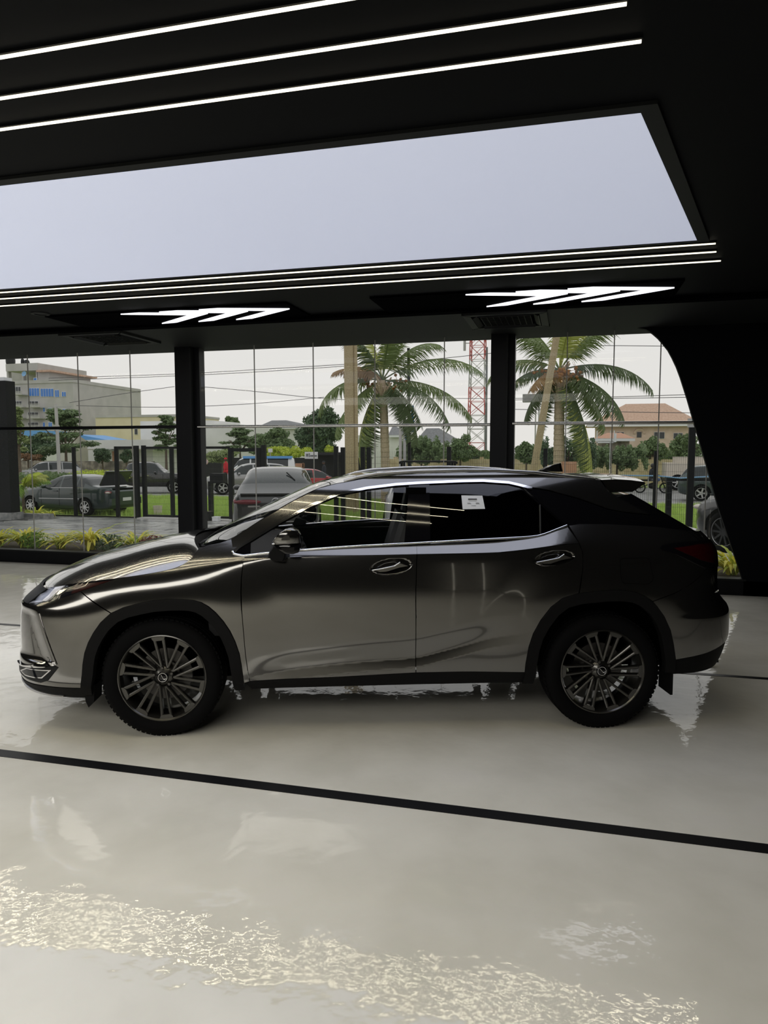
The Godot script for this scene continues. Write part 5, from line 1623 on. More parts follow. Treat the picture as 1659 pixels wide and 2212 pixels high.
func fence() -> void:
	var z := -21.5
	var o := thing("mesh_fence", "long black welded mesh fence with square posts along the lawn", "fence", at(Vector3()))
	for e in [[311, 2.05, 0.13], [371, 1.98, 0.12], [726, 2.0, 0.13], [741, 1.97, 0.13], [784, 1.98, 0.13], [797, 1.97, 0.13], [970, 1.98, 0.13], [1178, 1.92, 0.12], [1417, 1.85, 0.12], [1640, 1.85, 0.12]]:
		fence_post(o, e[0], z, e[1], e[2])
	var xs := [311, 371, 499, 574, 726, 797, 970, 1178, 1417, 1640]
	for i in xs.size() - 1:
		if xs[i] == 574 or xs[i] == 499: continue
		wire_panel(o, grounded(xs[i], z).x, grounded(xs[i + 1], z).x, z, 1.85)
	var r := Geo.new()
	r.add(slab(grounded(311, z).x, grounded(496, z).x, 1.93, 2.01, z - 0.04, z + 0.04))
	r.add(slab(grounded(311, z).x, grounded(496, z).x, land(z) + 0.02, land(z) + 0.10, z - 0.04, z + 0.04))
	part("rail", r, M.black_iron, o)
	struct("trim_6", slab(grounded(311, z).x, 14.0, land(z) - 0.2, land(z) + 0.03, z - 0.15, z + 0.5), M.concrete)
	# gate frame standing at the open end
	var gt := thing("gate_leaf", "black open gate frame standing in front of the dark green sedan", "gate", at(Vector3()))
	fence_post(gt, 252, z, 2.02, 0.12)
	fence_post(gt, 295, z + 0.2, 2.04, 0.14)
	part("top_bar", slab(grounded(252, z).x, grounded(295, z).x, 1.93, 2.02, z - 0.03, z + 0.06), M.black_iron, gt)
	var gt2 := thing("gate_leaf", "black square gate frame standing beside the black coupe-shaped SUV", "gate", at(Vector3()))
	fence_post(gt2, 499, z + 0.1, 1.96, 0.15)
	fence_post(gt2, 560, z + 0.1, 1.96, 0.15)
	fence_post(gt2, 570, z + 0.1, 2.05, 0.15)
	part("top_bar", slab(grounded(499, z).x, grounded(570, z).x, 1.84, 1.95, z + 0.04, z + 0.16), M.black_iron, gt2)
	var lone := thing("iron_post", "single black iron post standing before the dark green sedan's front door", "post", at(Vector3()))
	fence_post(lone, 160, z, 2.0, 0.11)
	var lp := thing("lamp_post", "tall black post with silver bracket near the slanted window end", "post", at(Vector3()))
	fence_post(lp, 1493, -20.0, 2.62, 0.16)
	part("bracket", slab(grounded(1491, -20.0).x - 0.09, grounded(1491, -20.0).x + 0.09, 2.45, 2.68, -20.07, -19.9), M.galvanised, lp)
	var sp := thing("iron_post", "short black iron post under the dark tarpaulin beside the lawn", "post", at(Vector3()))
	fence_post(sp, 1447, -22.5, 0.95, 0.16)
	var pl := thing("gate_pillar", "broad black gate pillar with white cap at the showroom drive", "pillar", at(Vector3()))
	var a := grounded(-24, -18.9); var b := grounded(19, -18.9)
	part("shaft", slab(a.x, b.x, a.y, spot(10, 822, -18.9).y, -19.3, -18.9), M.black_iron, pl)
	part("foot", slab(a.x, b.x + 0.08, a.y, a.y + 0.22, -19.35, -18.82), M.stone_c, pl)
	part("cap", slab(a.x, b.x - 0.1, spot(10, 822, -18.9).y, spot(10, 814, -18.9).y, -19.3, -18.95), M.white_frame, pl)

func vehicles() -> void:
	# dark green sedan with its boot lid up
	var s := sedan_spec()
	s.bits = [
		["tail_lamp", Vector3(4.62, 0.86, 0.70), Vector3(0.17, 0.085, 0.12), M.lens_red], ["tail_lamp", Vector3(4.62, 0.86, -0.70), Vector3(0.17, 0.085, 0.12), M.lens_red],
		["tail_lens", Vector3(4.67, 0.855, 0.72), Vector3(0.11, 0.05, 0.12), M.lens_clear],
		["head_lamp", Vector3(0.16, 0.68, 0.62), Vector3(0.18, 0.08, 0.12), M.lens_clear], ["head_lamp", Vector3(0.16, 0.68, -0.62), Vector3(0.18, 0.08, 0.12), M.lens_clear],
		["side_moulding", Vector3(2.45, 0.58, 0.905), Vector3(2.0, 0.045, 0.02), M.paint_green, Vector3(0, 0, 0.01)], ["moulding_chrome", Vector3(2.45, 0.605, 0.915), Vector3(2.0, 0.015, 0.01), M.chrome, Vector3(0, 0, 0.01)],
		["belt_chrome", Vector3(2.65, 1.005, 0.855), Vector3(1.95, 0.016, 0.01), M.chrome, Vector3(0, 0, 0.018)],
		["rear_bumper", Vector3(4.76, 0.52, 0), Vector3(0.16, 0.24, 1.5), M.paint_green, Vector3.ZERO],
		["number_plate", Vector3(4.85, 0.60, 0), Vector3(0.01, 0.12, 0.42), M.sign_white, Vector3.ZERO],
		["boot_opening", Vector3(4.55, 0.98, 0), Vector3(0.5, 0.05, 1.2), M.gap, Vector3.ZERO],
		["boot_lid", Vector3(4.36, 1.36, 0), Vector3(0.05, 0.62, 1.30), M.paint_black, Vector3(0, 0, -0.55)],
	]
	var o := car_between("sedan_car", "dark green sedan with silver wheels and raised boot lid beyond the gate", Vector3(-19.53, -0.49, -23.40), Vector3(-16.86, -0.48, -23.0), s, M.paint_green)
	# black coupe-shaped SUV seen from behind
	s = suv_spec()
	s.top = [[0, 0.72], [0.06, 0.88], [0.4, 1.02], [1.0, 1.10], [1.30, 1.14], [1.6, 1.32], [2.05, 1.60], [2.5, 1.72], [3.0, 1.72], [3.6, 1.63], [4.1, 1.47], [4.5, 1.27], [4.74, 1.17], [4.86, 1.12], [4.90, 0.95]]
	s.belt = [[0, 0.70], [0.1, 0.86], [0.6, 1.0], [1.3, 1.08], [2.5, 1.12], [4.0, 1.14], [4.6, 1.13], [4.86, 1.09], [4.90, 0.92]]
	s.plan = [[0, 0.62], [0.06, 0.78], [0.25, 0.92], [0.7, 0.98], [1.5, 1.0], [3.9, 1.02], [4.5, 0.99], [4.8, 0.93], [4.90, 0.84]]
	s.screens = [[1.38, 2.05], [3.35, 4.30]]
	s.side = [[1.70, 2.60], [2.68, 3.50], [3.56, 4.05]]
	s.cuts = [1.70, 2.60, 2.68, 3.50, 3.56, 4.05, 1.38, 2.05, 3.35, 4.30]
	s.wheels = [0.92, 3.86]
	s.rim_mat = M.paint_charcoal
	s.bits = [
		["tail_lamp", Vector3(4.88, 0.99, 0.60), Vector3(0.06, 0.055, 0.30), M.lens_red], ["tail_lamp", Vector3(4.88, 0.99, -0.60), Vector3(0.06, 0.055, 0.30), M.lens_red],
		["tail_lamp_side", Vector3(4.72, 1.0, 0.87), Vector3(0.16, 0.06, 0.05), M.lens_red], ["tail_lamp_side", Vector3(4.72, 1.0, -0.87), Vector3(0.16, 0.06, 0.05), M.lens_red],
		["spoiler_lip", Vector3(4.80, 1.155, 0), Vector3(0.18, 0.03, 1.5), M.paint_black, Vector3(0, 0, 0.08)],
		["rear_panel", Vector3(4.90, 0.72, 0), Vector3(0.04, 0.34, 1.45), M.paint_black, Vector3(0, 0, 0.1)],
		["bumper_grille", Vector3(4.94, 0.48, 0), Vector3(0.03, 0.14, 1.55), M.plastic, Vector3.ZERO],
		["bumper_trim", Vector3(4.95, 0.57, 0), Vector3(0.02, 0.02, 1.5), M.chrome, Vector3.ZERO],
		["number_plate", Vector3(4.935, 0.74, 0), Vector3(0.01, 0.12, 0.5), M.plastic, Vector3.ZERO],
		["rear_wiper", Vector3(4.02, 1.515, -0.32), Vector3(0.42, 0.02, 0.02), M.plastic, Vector3(0, 0.5, -0.4)],
		["lettering", Vector3(4.925, 0.90, 0.46), Vector3(0.01, 0.035, 0.26), M.chrome, Vector3.ZERO],
	]
	o = car_between("coupe_suv", "black coupe-shaped SUV seen from behind with red lamps and round star badge", grounded(604, -18.0), grounded(597, -15.05), s, M.paint_charcoal)
	var em := Geo.new()
	for i in 24:
		var a0 := TAU * i / 24.0; var a1 := TAU * (i + 1) / 24.0
		em.tube(Vector3(4.925, 0.99 + cos(a0) * 0.085, sin(a0) * 0.085), Vector3(4.925, 0.99 + cos(a1) * 0.085, sin(a1) * 0.085), 0.009, 0.009, 6, false)
	for i in 3:
		var a0 := TAU * i / 3.0
		em.tube(Vector3(4.925, 0.99, 0), Vector3(4.925, 0.99 + cos(a0) * 0.08, sin(a0) * 0.08), 0.018, 0.004, 6)
	part("badge", em, M.chrome, o)
	# white car with a roof rack, mostly hidden by the showroom car
	s = suv_spec()
	o = car_between("white_suv", "white car with black roof rack standing behind the showroom car's roof", grounded(925, -18.3), grounded(925, -15.4), s, M.paint_white)
	var rk := Geo.new()
	for zz in [-0.62, 0.62]: rk.box(Vector3(2.9, 1.84, zz), Vector3(1.9, 0.05, 0.05))
	for k in 9: rk.box(Vector3(2.0 + 0.22 * k, 1.86, 0), Vector3(0.06, 0.03, 1.24))
	for zz in [-0.62, 0.62]:
		for x in [2.1, 3.7]: rk.box(Vector3(x, 1.77, zz * 0.95), Vector3(0.05, 0.14, 0.05))
	part("roof_rack", rk, M.black_iron, o)
	# charcoal SUV at the slanted window end
	s = suv_spec()
	s.r = 0.41
	s.rim_mat = M.paint_charcoal
	s.spokes = 10
	s.bits = [["head_lamp", Vector3(0.14, 0.84, 0.70), Vector3(0.20, 0.06, 0.12), M.lens_clear], ["head_lamp", Vector3(0.14, 0.84, -0.70), Vector3(0.20, 0.06, 0.12), M.lens_clear]]
	var f := spot(1562, 1152, -14.9)
	o = car_between("charcoal_suv", "charcoal SUV with dark multi-spoke wheel half hidden by the slanted wall", Vector3(f.x + 0.76, land(-14.9) + 0.05, -15.5), Vector3(f.x + 2.51, land(-14.9) + 0.05, -13.2), s, M.paint_charcoal)
	var rg := Geo.new()
	rg.lathe(Vector3(0.92, 0.41, 0.965), Basis(Vector3.RIGHT, PI / 2), [Vector2(0.270, 0.0), Vector2(0.274, 0.006), Vector2(0.28, 0.0)], 32)
	part("rim_edge", rg, M.alloy, o)
	# traffic on the road
	s = suv_spec()
	s.W = 0.92
	s.top = [[0, 0.72], [0.06, 0.92], [0.4, 1.08], [1.0, 1.16], [1.45, 1.20], [1.75, 1.42], [2.1, 1.75], [2.5, 1.80], [3.2, 1.79], [3.55, 1.70], [3.72, 1.25], [3.8, 1.14], [5.2, 1.12], [5.28, 0.9]]
	s.belt = [[0, 0.70], [0.1, 0.88], [0.6, 1.05], [1.4, 1.14], [3.6, 1.16], [3.8, 1.12], [5.2, 1.10], [5.28, 0.88]]
	s.plan = [[0, 0.66], [0.06, 0.8], [0.3, 0.95], [1.0, 1.0], [5.0, 1.0], [5.28, 0.92]]
	s.floor = [[0, 0.5], [0.2, 0.38], [5.0, 0.42], [5.28, 0.55]]
	s.side = [[1.85, 2.60], [2.68, 3.45]]
	s.screens = [[1.55, 2.1], [3.56, 3.70]]
	s.cuts = [1.85, 2.60, 2.68, 3.45, 1.55, 2.1, 3.56, 3.70]
	s.wheels = [0.95, 4.03]
	s.handle_mat = M.chrome
	s.bits = [["side_step", Vector3(2.4, 0.42, 0.94), Vector3(2.0, 0.04, 0.06), M.chrome, Vector3.ZERO]]
	car_between("pickup_truck", "black double-cab pickup truck on the road behind the green sedan", grounded(379, -37.0), grounded(266, -36.0), s, M.paint_black, "truck")
	s = suv_spec()
	car_between("silver_suv", "silver SUV on the road beside the gate frame", grounded(479, -36.5), grounded(585, -38.0), s, M.paint_silver)
	s = suv_spec()
	car_between("silver_suv", "silver SUV far off beyond the hedge near the grey block of flats", grounded(45, -42.0), grounded(140, -44.0), s, M.paint_silver)
	s = suv_spec()
	s.top = [[0, 0.9], [0.1, 1.1], [0.5, 1.3], [1.0, 1.9], [1.4, 2.05], [4.4, 2.05], [4.7, 1.9], [4.8, 1.0]]
	s.belt = [[0, 0.85], [0.1, 1.0], [0.5, 1.15], [1.0, 1.2], [4.7, 1.2], [4.8, 0.9]]
	s.screens = [[0.5, 1.0]]
	s.side = [[0.9, 1.7], [1.8, 2.8], [2.9, 4.3]]
	s.cuts = [0.5, 1.0, 0.9, 1.7, 1.8, 2.8, 2.9, 4.3]
	s.bits = [["blue_roof", Vector3(2.9, 2.02, 0), Vector3(3.3, 0.16, 1.5), M.roof_blue, Vector3.ZERO]]
	car_between("minibus", "white minibus with blue roof on the far lane behind the silver SUV", grounded(515, -45.0), grounded(610, -46.0), s, M.paint_white, "bus")
	s = sedan_spec()
	car_between("red_sedan", "red car on the road beside the black coupe-shaped SUV", grounded(720, -36.5), grounded(625, -35.0), s, M.paint_red)
	s = suv_spec()
	s.bits = [["tail_lamp", Vector3(4.78, 1.05, 0.78), Vector3(0.10, 0.07, 0.14), M.lens_red], ["tail_lamp", Vector3(4.78, 1.05, -0.78), Vector3(0.10, 0.07, 0.14), M.lens_red]]
	car_between("teal_suv", "dark teal car on the road beneath the cream covered lorry", grounded(1650, -37.0), grounded(1533, -37.5), s, M.paint_teal)
	# covered lorry
	var lz := -47.0
	var lo := thing("covered_lorry", "lorry with cream tarpaulin load on the far lane", "truck", at(Vector3()))
	part("load", block(1440, 1600, 1000, 1034, lz, 2.3), M.tarp, lo)
	part("load_top", block(1462, 1600, 987, 1001, lz - 0.2, 1.9), M.tarp, lo)
	part("chassis", block(1438, 1660, 1034, 1042, lz, 2.2), M.black_iron, lo)
	part("cab", block(1605, 1660, 1000, 1040, lz, 2.2), M.paint_white, lo)
	for u in [1465, 1490, 1630]:
		var w := sub("wheel", lo)
		w.transform = at(Vector3(grounded(u, lz).x, land(lz) + 0.5, lz + 0.02))
		small_wheel(w, 0.5, 6, M.alloy)
	# motorcycle and its rider
	var bz := -43.5
	var bp := grounded(1411, bz)
	var bk := thing("motorcycle", "dark motorcycle carrying a helmeted rider along the road", "motorcycle", at(bp, PI))
	for x in [-0.68, 0.68]:
		var w := Geo.new()
		for i in 20:
			var a0 := TAU * i / 20.0; var a1 := TAU * (i + 1) / 20.0
			w.tube(Vector3(x + cos(a0) * 0.28, 0.31 + sin(a0) * 0.28, 0), Vector3(x + cos(a1) * 0.28, 0.31 + sin(a1) * 0.28, 0), 0.045, 0.045, 6, false)
		for i in 6:
			var a0 := PI * i / 6.0
			w.tube(Vector3(x + cos(a0) * 0.27, 0.31 + sin(a0) * 0.27, 0), Vector3(x - cos(a0) * 0.27, 0.31 - sin(a0) * 0.27, 0), 0.008, 0.008, 4, false)
		part("wheel", w, M.rubber, bk)
	var fr := Geo.new()
	fr.tube(Vector3(-0.68, 0.31, 0), Vector3(-0.42, 0.95, 0), 0.035, 0.03, 6)
	fr.tube(Vector3(-0.40, 0.75, 0), Vector3(0.68, 0.31, 0), 0.03, 0.03, 6)
	fr.tube(Vector3(-0.42, 0.98, -0.3), Vector3(-0.42, 0.98, 0.3), 0.018, 0.018, 6)
	fr.ball(Vector3(0.0, 0.42, 0), Vector3(0.25, 0.18, 0.14), 10, 6)
	part("frame", fr, M.black_iron, bk)
	var tk := Geo.new()
	tk.ball(Vector3(-0.18, 0.78, 0), Vector3(0.26, 0.12, 0.14), 10, 6)
	part("tank", tk, M.bike_blue, bk)
	var se := Geo.new()
	se.cbox(Vector3(0.32, 0.74, 0), Vector3(0.62, 0.10, 0.24), 0.03)
	part("seat", se, M.plastic, bk)
	person("person", "rider in dark clothes and helmet sitting on the motorcycle", at(bp + Vector3(-0.12, 0.02, 0), PI), M.cloth_dark, M.cloth_grey, true, M.helmet)
	person("person", "person in red top and cap standing behind the silver SUV by the gate", at(grounded(488, -41.0) + Vector3(0, 0.25, 0)), M.cloth_red, M.cloth_dark, false)
	person("person", "person in dark clothes standing at the black stall", at(grounded(700, -46.5), 0.4), M.cloth_dark, M.cloth_grey, false)

func greenery() -> void:
	# two coconut palms behind the fence
	var a := spot(833, 1000, -31.0); var c := spot(826, 822, -31.0)
	coconut_palm("coconut palm with a bare ringed trunk beside the thick wooden pole", Vector3(a.x, land(-31.0), -31.0), Vector3(c.x, c.y, -31.0), [
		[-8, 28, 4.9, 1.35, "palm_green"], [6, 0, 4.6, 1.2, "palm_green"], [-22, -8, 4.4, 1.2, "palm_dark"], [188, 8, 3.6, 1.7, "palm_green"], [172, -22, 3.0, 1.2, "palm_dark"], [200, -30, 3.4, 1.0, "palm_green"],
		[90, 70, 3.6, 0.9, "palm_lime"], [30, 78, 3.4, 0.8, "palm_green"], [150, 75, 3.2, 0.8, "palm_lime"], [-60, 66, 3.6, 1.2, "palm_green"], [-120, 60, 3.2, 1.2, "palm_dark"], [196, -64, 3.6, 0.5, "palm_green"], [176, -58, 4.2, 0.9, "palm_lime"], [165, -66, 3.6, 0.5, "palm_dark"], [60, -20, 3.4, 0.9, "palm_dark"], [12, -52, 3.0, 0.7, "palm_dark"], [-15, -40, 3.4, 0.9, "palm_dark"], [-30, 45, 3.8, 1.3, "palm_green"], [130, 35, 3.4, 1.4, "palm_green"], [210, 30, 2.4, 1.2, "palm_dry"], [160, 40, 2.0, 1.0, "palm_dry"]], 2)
	a = spot(1207, 1000, -30.5); c = spot(1209, 800, -30.5)
	coconut_palm("coconut palm with orange fruit clusters beside the leaning pole", Vector3(a.x, land(-30.5), -30.5), Vector3(c.x, c.y, -30.5), [
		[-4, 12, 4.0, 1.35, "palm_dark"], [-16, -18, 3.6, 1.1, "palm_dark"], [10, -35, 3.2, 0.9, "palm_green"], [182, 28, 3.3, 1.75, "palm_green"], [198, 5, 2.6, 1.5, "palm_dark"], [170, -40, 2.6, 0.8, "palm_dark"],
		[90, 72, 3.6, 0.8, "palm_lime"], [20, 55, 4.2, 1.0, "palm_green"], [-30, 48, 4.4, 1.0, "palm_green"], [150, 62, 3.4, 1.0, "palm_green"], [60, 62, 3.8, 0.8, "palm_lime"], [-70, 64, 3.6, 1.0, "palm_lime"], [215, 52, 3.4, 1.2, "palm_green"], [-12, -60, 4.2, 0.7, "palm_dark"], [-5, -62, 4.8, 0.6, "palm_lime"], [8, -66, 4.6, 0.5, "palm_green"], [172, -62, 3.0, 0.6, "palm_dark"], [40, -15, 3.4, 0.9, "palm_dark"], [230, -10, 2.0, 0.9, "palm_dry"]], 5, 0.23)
	# young palm and plants by the pillar
	var y := grounded(47, -20.6)
	var o := thing("young_palm", "small bright green fan palm beside the black gate pillar", "palm tree", at(y))
	var t := Geo.new()
	t.tube(Vector3(), Vector3(0, 1.0, 0), 0.05, 0.04, 8)
	part("stem", t, M.bark, o)
	var fm := [frond(1.15, 1.6, 0.42, 22).mesh(), frond(0.95, 1.2, 0.36, 20).mesh()]
	for k in 13:
		var l := part("frond", fm[k % 2], M[["palm_lime", "leaf_lime", "leaf_green"][k % 3]], o)
		l.transform = Transform3D(Basis(Vector3.UP, TAU * k / 13.0 * 3.0) * Basis(Vector3.BACK, rng.randf_range(-0.3, 0.6)), Vector3(0, 0.98, 0))
	for e in [[74, -20.1, 1.3], [104, -20.5, 1.1]]:
		spider_plant(grounded(e[0], e[1]), e[2], "yellow striped plant at the fan palm's foot, " + ("larger tuft" if e[2] > 1.2 else "smaller tuft towards the sedan"), 46, "spider_plant", ["leaf_yellow", "leaf_lime", "leaf_lime"], "striped plants under the fan palm")
	struct("trim_7", slab(grounded(-30, -19.7).x, grounded(105, -19.7).x, land(-19.7) - 0.2, land(-19.7) + 0.16, -19.85, -19.6), M.stone_c)
	# trees from near to far
	tree("spreading_tree", "layered green tree in front of the grey block of flats", 66, 214, 884, 985, -47.0, "leaf_mid", "layered", 3400, 0.22)
	tree("spreading_tree", "layered green tree in front of the white wall by the column", 318, 396, 897, 975, -48.0, "leaf_mid", "layered", 2000, 0.2)
	tree("feathery_tree", "feathery pale tree beside the black gate pillar", 12, 62, 872, 985, -39.0, "leaf_pale", "layered", 1500, 0.2)
	tree("clipped_hedge", "clipped dark hedge behind the green sedan", 62, 165, 1016, 1045, -28.0, "leaf_mid", "hedge", 1700, 0.09, "hedges along the road")
	tree("clipped_hedge", "bright green clipped hedge beyond the sedan's roof", 165, 252, 1013, 1040, -32.0, "leaf_lime", "hedge", 1300, 0.09, "hedges along the road")
	tree("round_bush", "round dark clipped bush before the low white building", 200, 241, 965, 1003, -52.0, "leaf_dark", "round", 1000, 0.15)
	tree("round_bush", "smaller round dark bush beside the open gate frame", 258, 286, 965, 1000, -52.0, "leaf_dark", "round", 700, 0.15)
	tree("rust_shrub", "rust brown dry shrub above the far silver SUV", 30, 90, 976, 998, -46.0, "leaf_rust", "round", 900, 0.16)
	tree("dark_tree", "dark leafy tree mass behind the layered tree", 40, 130, 930, 1010, -55.0, "leaf_dark", "round", 1800, 0.24)
	tree("spreading_tree", "layered tree above the gate frame beside the white wall", 462, 575, 924, 985, -54.5, "leaf_mid", "layered", 2200, 0.2)
	tree("bushy_tree", "low bushy tree hanging over the black stall by the gate frame", 440, 520, 968, 1003, -49.5, "leaf_pale", "round", 1200, 0.18)
	tree("round_tree", "big dark round-crowned tree behind the thick wooden pole", 628, 745, 874, 1000, -66.0, "leaf_dark", "round", 4200, 0.32)
	tree("palm_thicket", "hazy thicket of palms beside the big round tree", 535, 650, 922, 995, -60.0, "leaf_mid", "round", 2600, 0.34)
	tree("lime_hedge", "lime green hedge above the far black stall wall", 570, 668, 962, 990, -56.0, "leaf_lime", "hedge", 1800, 0.16)
	tree("lime_hedge", "lime green bush next to the stall's white sign", 696, 728, 958, 982, -56.0, "leaf_lime", "round", 700, 0.16)
	tree("far_palm", "small far palm crown above the white wall", 484, 515, 896, 925, -88.0, "leaf_mid", "round", 500, 0.3)
	tree("hedge_tree", "leafy hedge tree beside the coconut palm's ringed trunk", 862, 960, 938, 1002, -50.0, "leaf_mid", "hedge", 2600, 0.17, "trees along the cream wall")
	tree("hedge_tree", "leafy hedge tree under the long drooping frond", 955, 1035, 936, 1002, -54.0, "leaf_mid", "round", 2400, 0.17, "trees along the cream wall")
	tree("hedge_tree", "leafy hedge tree behind the leaning pole", 1106, 1170, 944, 1008, -52.0, "leaf_mid", "round", 1700, 0.17, "trees along the cream wall")
	tree("hedge_tree", "leafy hedge tree at the foot of the palm with orange fruit", 1170, 1290, 940, 1010, -47.5, "leaf_dark", "hedge", 2600, 0.17, "trees along the cream wall")
	tree("hedge_tree", "leafy hedge row before the pink house's brown shed roof", 1270, 1400, 955, 1012, -50.0, "leaf_mid", "hedge", 3000, 0.17, "trees along the cream wall")
	tree("long_hedge", "long dense hedge along the cream wall below the pink house", 1100, 1540, 962, 1014, -63.0, "leaf_mid", "hedge", 5200, 0.19, "trees along the cream wall")
	tree("long_hedge", "long dense hedge along the cream wall behind the ringed palm trunk", 848, 1062, 958, 1010, -60.0, "leaf_mid", "hedge", 3400, 0.19, "trees along the cream wall")
	tree("hedge_tree", "leafy tree before the pink house's round window", 1376, 1450, 938, 1012, -56.2, "leaf_mid", "round", 2200, 0.17, "trees along the cream wall")
	tree("hedge_tree", "leafy tree beside the tall black post with bracket", 1440, 1530, 930, 1012, -52.0, "leaf_mid", "round", 2600, 0.17, "trees along the cream wall")

func window_unit(o: Node3D, u0: float, u1: float, v0: float, v1: float, z: float, glass: Material, mullions := 1) -> void:
	var f := part("window", block(u0, u1, v0, v1, z + 0.06, 0.12), M.white_frame, o)
	for k in mullions:
		var a := lerpf(u0, u1, float(k) / mullions) + 0.6; var b := lerpf(u0, u1, float(k + 1) / mullions) - 0.6
		part("pane", block(a, b, v0 + 0.7, v1 - 0.7, z + 0.09, 0.1), glass, f)

func buildings() -> void:
	var z := -74.0
	var o := thing("apartment_block", "grey concrete block of flats with blue windows and black roof tanks", "building", at(Vector3()))
	part("wall", block(10, 157, 824, -1, z, 14.0), M.concrete, o)
	part("parapet", block(10, 157, 821, 828, z + 0.1, 14.0), M.concrete, o)
	# open loggia on the roof: back wall, slabs and piers
	part("loggia_back", block(14, 80, 800, 824, z - 6.5, 5.5), M.concrete, o)
	part("loggia_roof", block(12, 81, 785, 801, z - 2.6, 9.4), M.concrete, o)
	for u in [14, 46, 77]: part("loggia_pier", block(u, u + 4, 800, 824, z - 3.0, 0.5), M.concrete, o)
	part("top_floor_wing", block(80, 106, 802, 824, z - 3.0, 8.0), M.concrete, o)
	part("wing_roof", block(78, 110, 799, 803, z - 2.4, 9.0), M.roof_red, o)
	for e in [[62, 84, 838, 856, 4], [87, 115, 839, 857, 5], [118, 127, 842, 858, 2], [133, 142, 846, 857, 2], [104, 111, 881, 893, 2], [135, 143, 883, 895, 2], [92, 97, 880, 890, 1], [104, 112, 912, 922, 2], [92, 97, 912, 922, 1], [72, 79, 816, 822, 1]]:
		window_unit(o, e[0], e[1], e[2], e[3], z, M.window_blue, e[4])
	for e in [[26, 46, 835, 853], [28, 48, 866, 880], [58, 84, 866, 880], [58, 84, 890, 904], [28, 48, 890, 904], [58, 84, 912, 926], [30, 50, 912, 926]]:
		window_unit(o, e[0] + 2, e[1] - 2, e[2], e[3] - 4, z, M.window_dark, 3)
		var b := part("balcony", block(e[0] - 1, e[1] + 1, e[3] - 2, e[3], z + 1.1, 1.1), M.concrete, o)
		for k in 3: part("balcony_rail", block(e[0] - 1, e[1] + 1, e[3] - 4 - 2 * k, e[3] - 3 - 2 * k, z + 1.1, 0.08), M.concrete, b)
	for e in [[15, 31, 770, 786], [46, 52, 774, 788], [53, 63, 777, 789]]:
		var a := spot((e[0] + e[1]) * 0.5, e[3], z - 5.0); var top := spot((e[0] + e[1]) * 0.5, e[2], z - 5.0)
		var r: float = spot(e[0], e[3], z - 5.0).distance_to(spot(e[1], e[3], z - 5.0)) * 0.5
		var g := Geo.new()
		g.lathe(a, Basis(), [Vector2(r * 0.95, 0.0), Vector2(r, 0.3), Vector2(r, top.y - a.y - 0.4), Vector2(r * 0.8, top.y - a.y - 0.1), Vector2(r * 0.3, top.y - a.y)], 20)
		part("water_tank", g, M.tank_black, o, "black plastic roof tank")
	var ds := Geo.new()
	ds.lathe(spot(53, 808, z + 1.0), Basis(Vector3.RIGHT, 1.3), [Vector2(0.0, 0.0), Vector2(0.2, 0.03), Vector2(0.32, 0.1)], 20)
	part("satellite_dish", ds, M.dish_blue, o)
	# yellow and white buildings
	var yb := thing("yellow_building", "long pale yellow flat-roofed building behind the trees", "building", at(Vector3()))
	part("wall", block(206, 400, 899, -1, -72.5, 8.0), M.plaster_yellow, yb)
	part("parapet", block(205, 400, 896, 901, -72.4, 8.2), M.concrete, yb)
	window_unit(yb, 290, 297, 926, 939, -72.5, M.window_dark)
	var wb := thing("white_building", "plain white walled building beside the column", "building", at(Vector3()))
	part("wall", block(303, 508, 917, -1, -62.0, 8.0), M.plaster_white, wb)
	part("wall_top", block(303, 458, 909, 918, -62.5, 6.0), M.plaster_white, wb)
	var lb := thing("low_building", "low white building with dark eaves behind the round bushes", "building", at(Vector3()))
	part("wall", block(190, 330, 972, -1, -56.0, 6.0), M.plaster_white, lb)
	part("fascia", block(188, 332, 950, 970, -54.6, 7.0), M.plaster_white, lb)
	part("door", block(242, 248, 975, 1000, -55.95, 0.2), M.crate, lb)
	var rf := thing("blue_roof", "small blue metal roof behind the layered tree", "roof", at(Vector3()))
	var ga := spot(200, 951, -58.0); var gb := spot(246, 951, -58.0); var gc := spot(212, 940, -60.0)
	var g := Geo.new()
	g.pillow(PackedVector2Array([Vector2(ga.x, ga.y), Vector2(gb.x, ga.y), Vector2(gc.x, gc.y)]), [[-61.0, 1.0], [-57.0, 1.0]], false)
	part("roof_sheet", g, M.roof_blue, rf)
	part("wall", block(202, 240, 951, -1, -58.5, 2.0), M.plaster_white, rf)
	var rf2 := thing("blue_roof", "small blue metal roof beside the block of flats", "roof", at(Vector3()))
	part("roof_sheet", block(44, 85, 930, 946, -60.0, 4.0), M.roof_blue, rf2)
	part("wall", block(46, 83, 946, -1, -60.2, 3.0), M.plaster_white, rf2)
	# houses on the other side
	house("pink house with hipped tile roof and an arched window", "pink_house", 1292, 1500, 917, -78.0, M.plaster_pink, M.roof_red, 1268, 1520, 872, [[1331, 1348, 933, 945, 2], [1413, 1436, 933, 948, 2], [1455, 1475, 935, 948, 2]], true)
	house("brown shed roof among the hedges before the pink house", "shed", 1300, 1360, 947, -66.0, M.old_wall, M.crate, 1282, 1372, 935, [], false)
	house("house with steep dark grey roof behind the hedge", "grey_roofed_house", 900, 968, 957, -72.0, M.plaster_white, M.roof_grey, 894, 976, 925, [[925, 932, 962, 968, 1]], false)
	house("white house with dark roof beyond the coconut palm", "white_house", 768, 862, 940, -82.0, M.plaster_white, M.roof_grey, 838, 866, 922, [[770, 776, 955, 966, 1], [800, 812, 938, 943, 2]], false)
	house("house with low brown roof behind the palm thicket", "brown_roofed_house", 560, 640, 922, -78.0, M.plaster_white, M.roof_grey, 556, 650, 908, [], false)
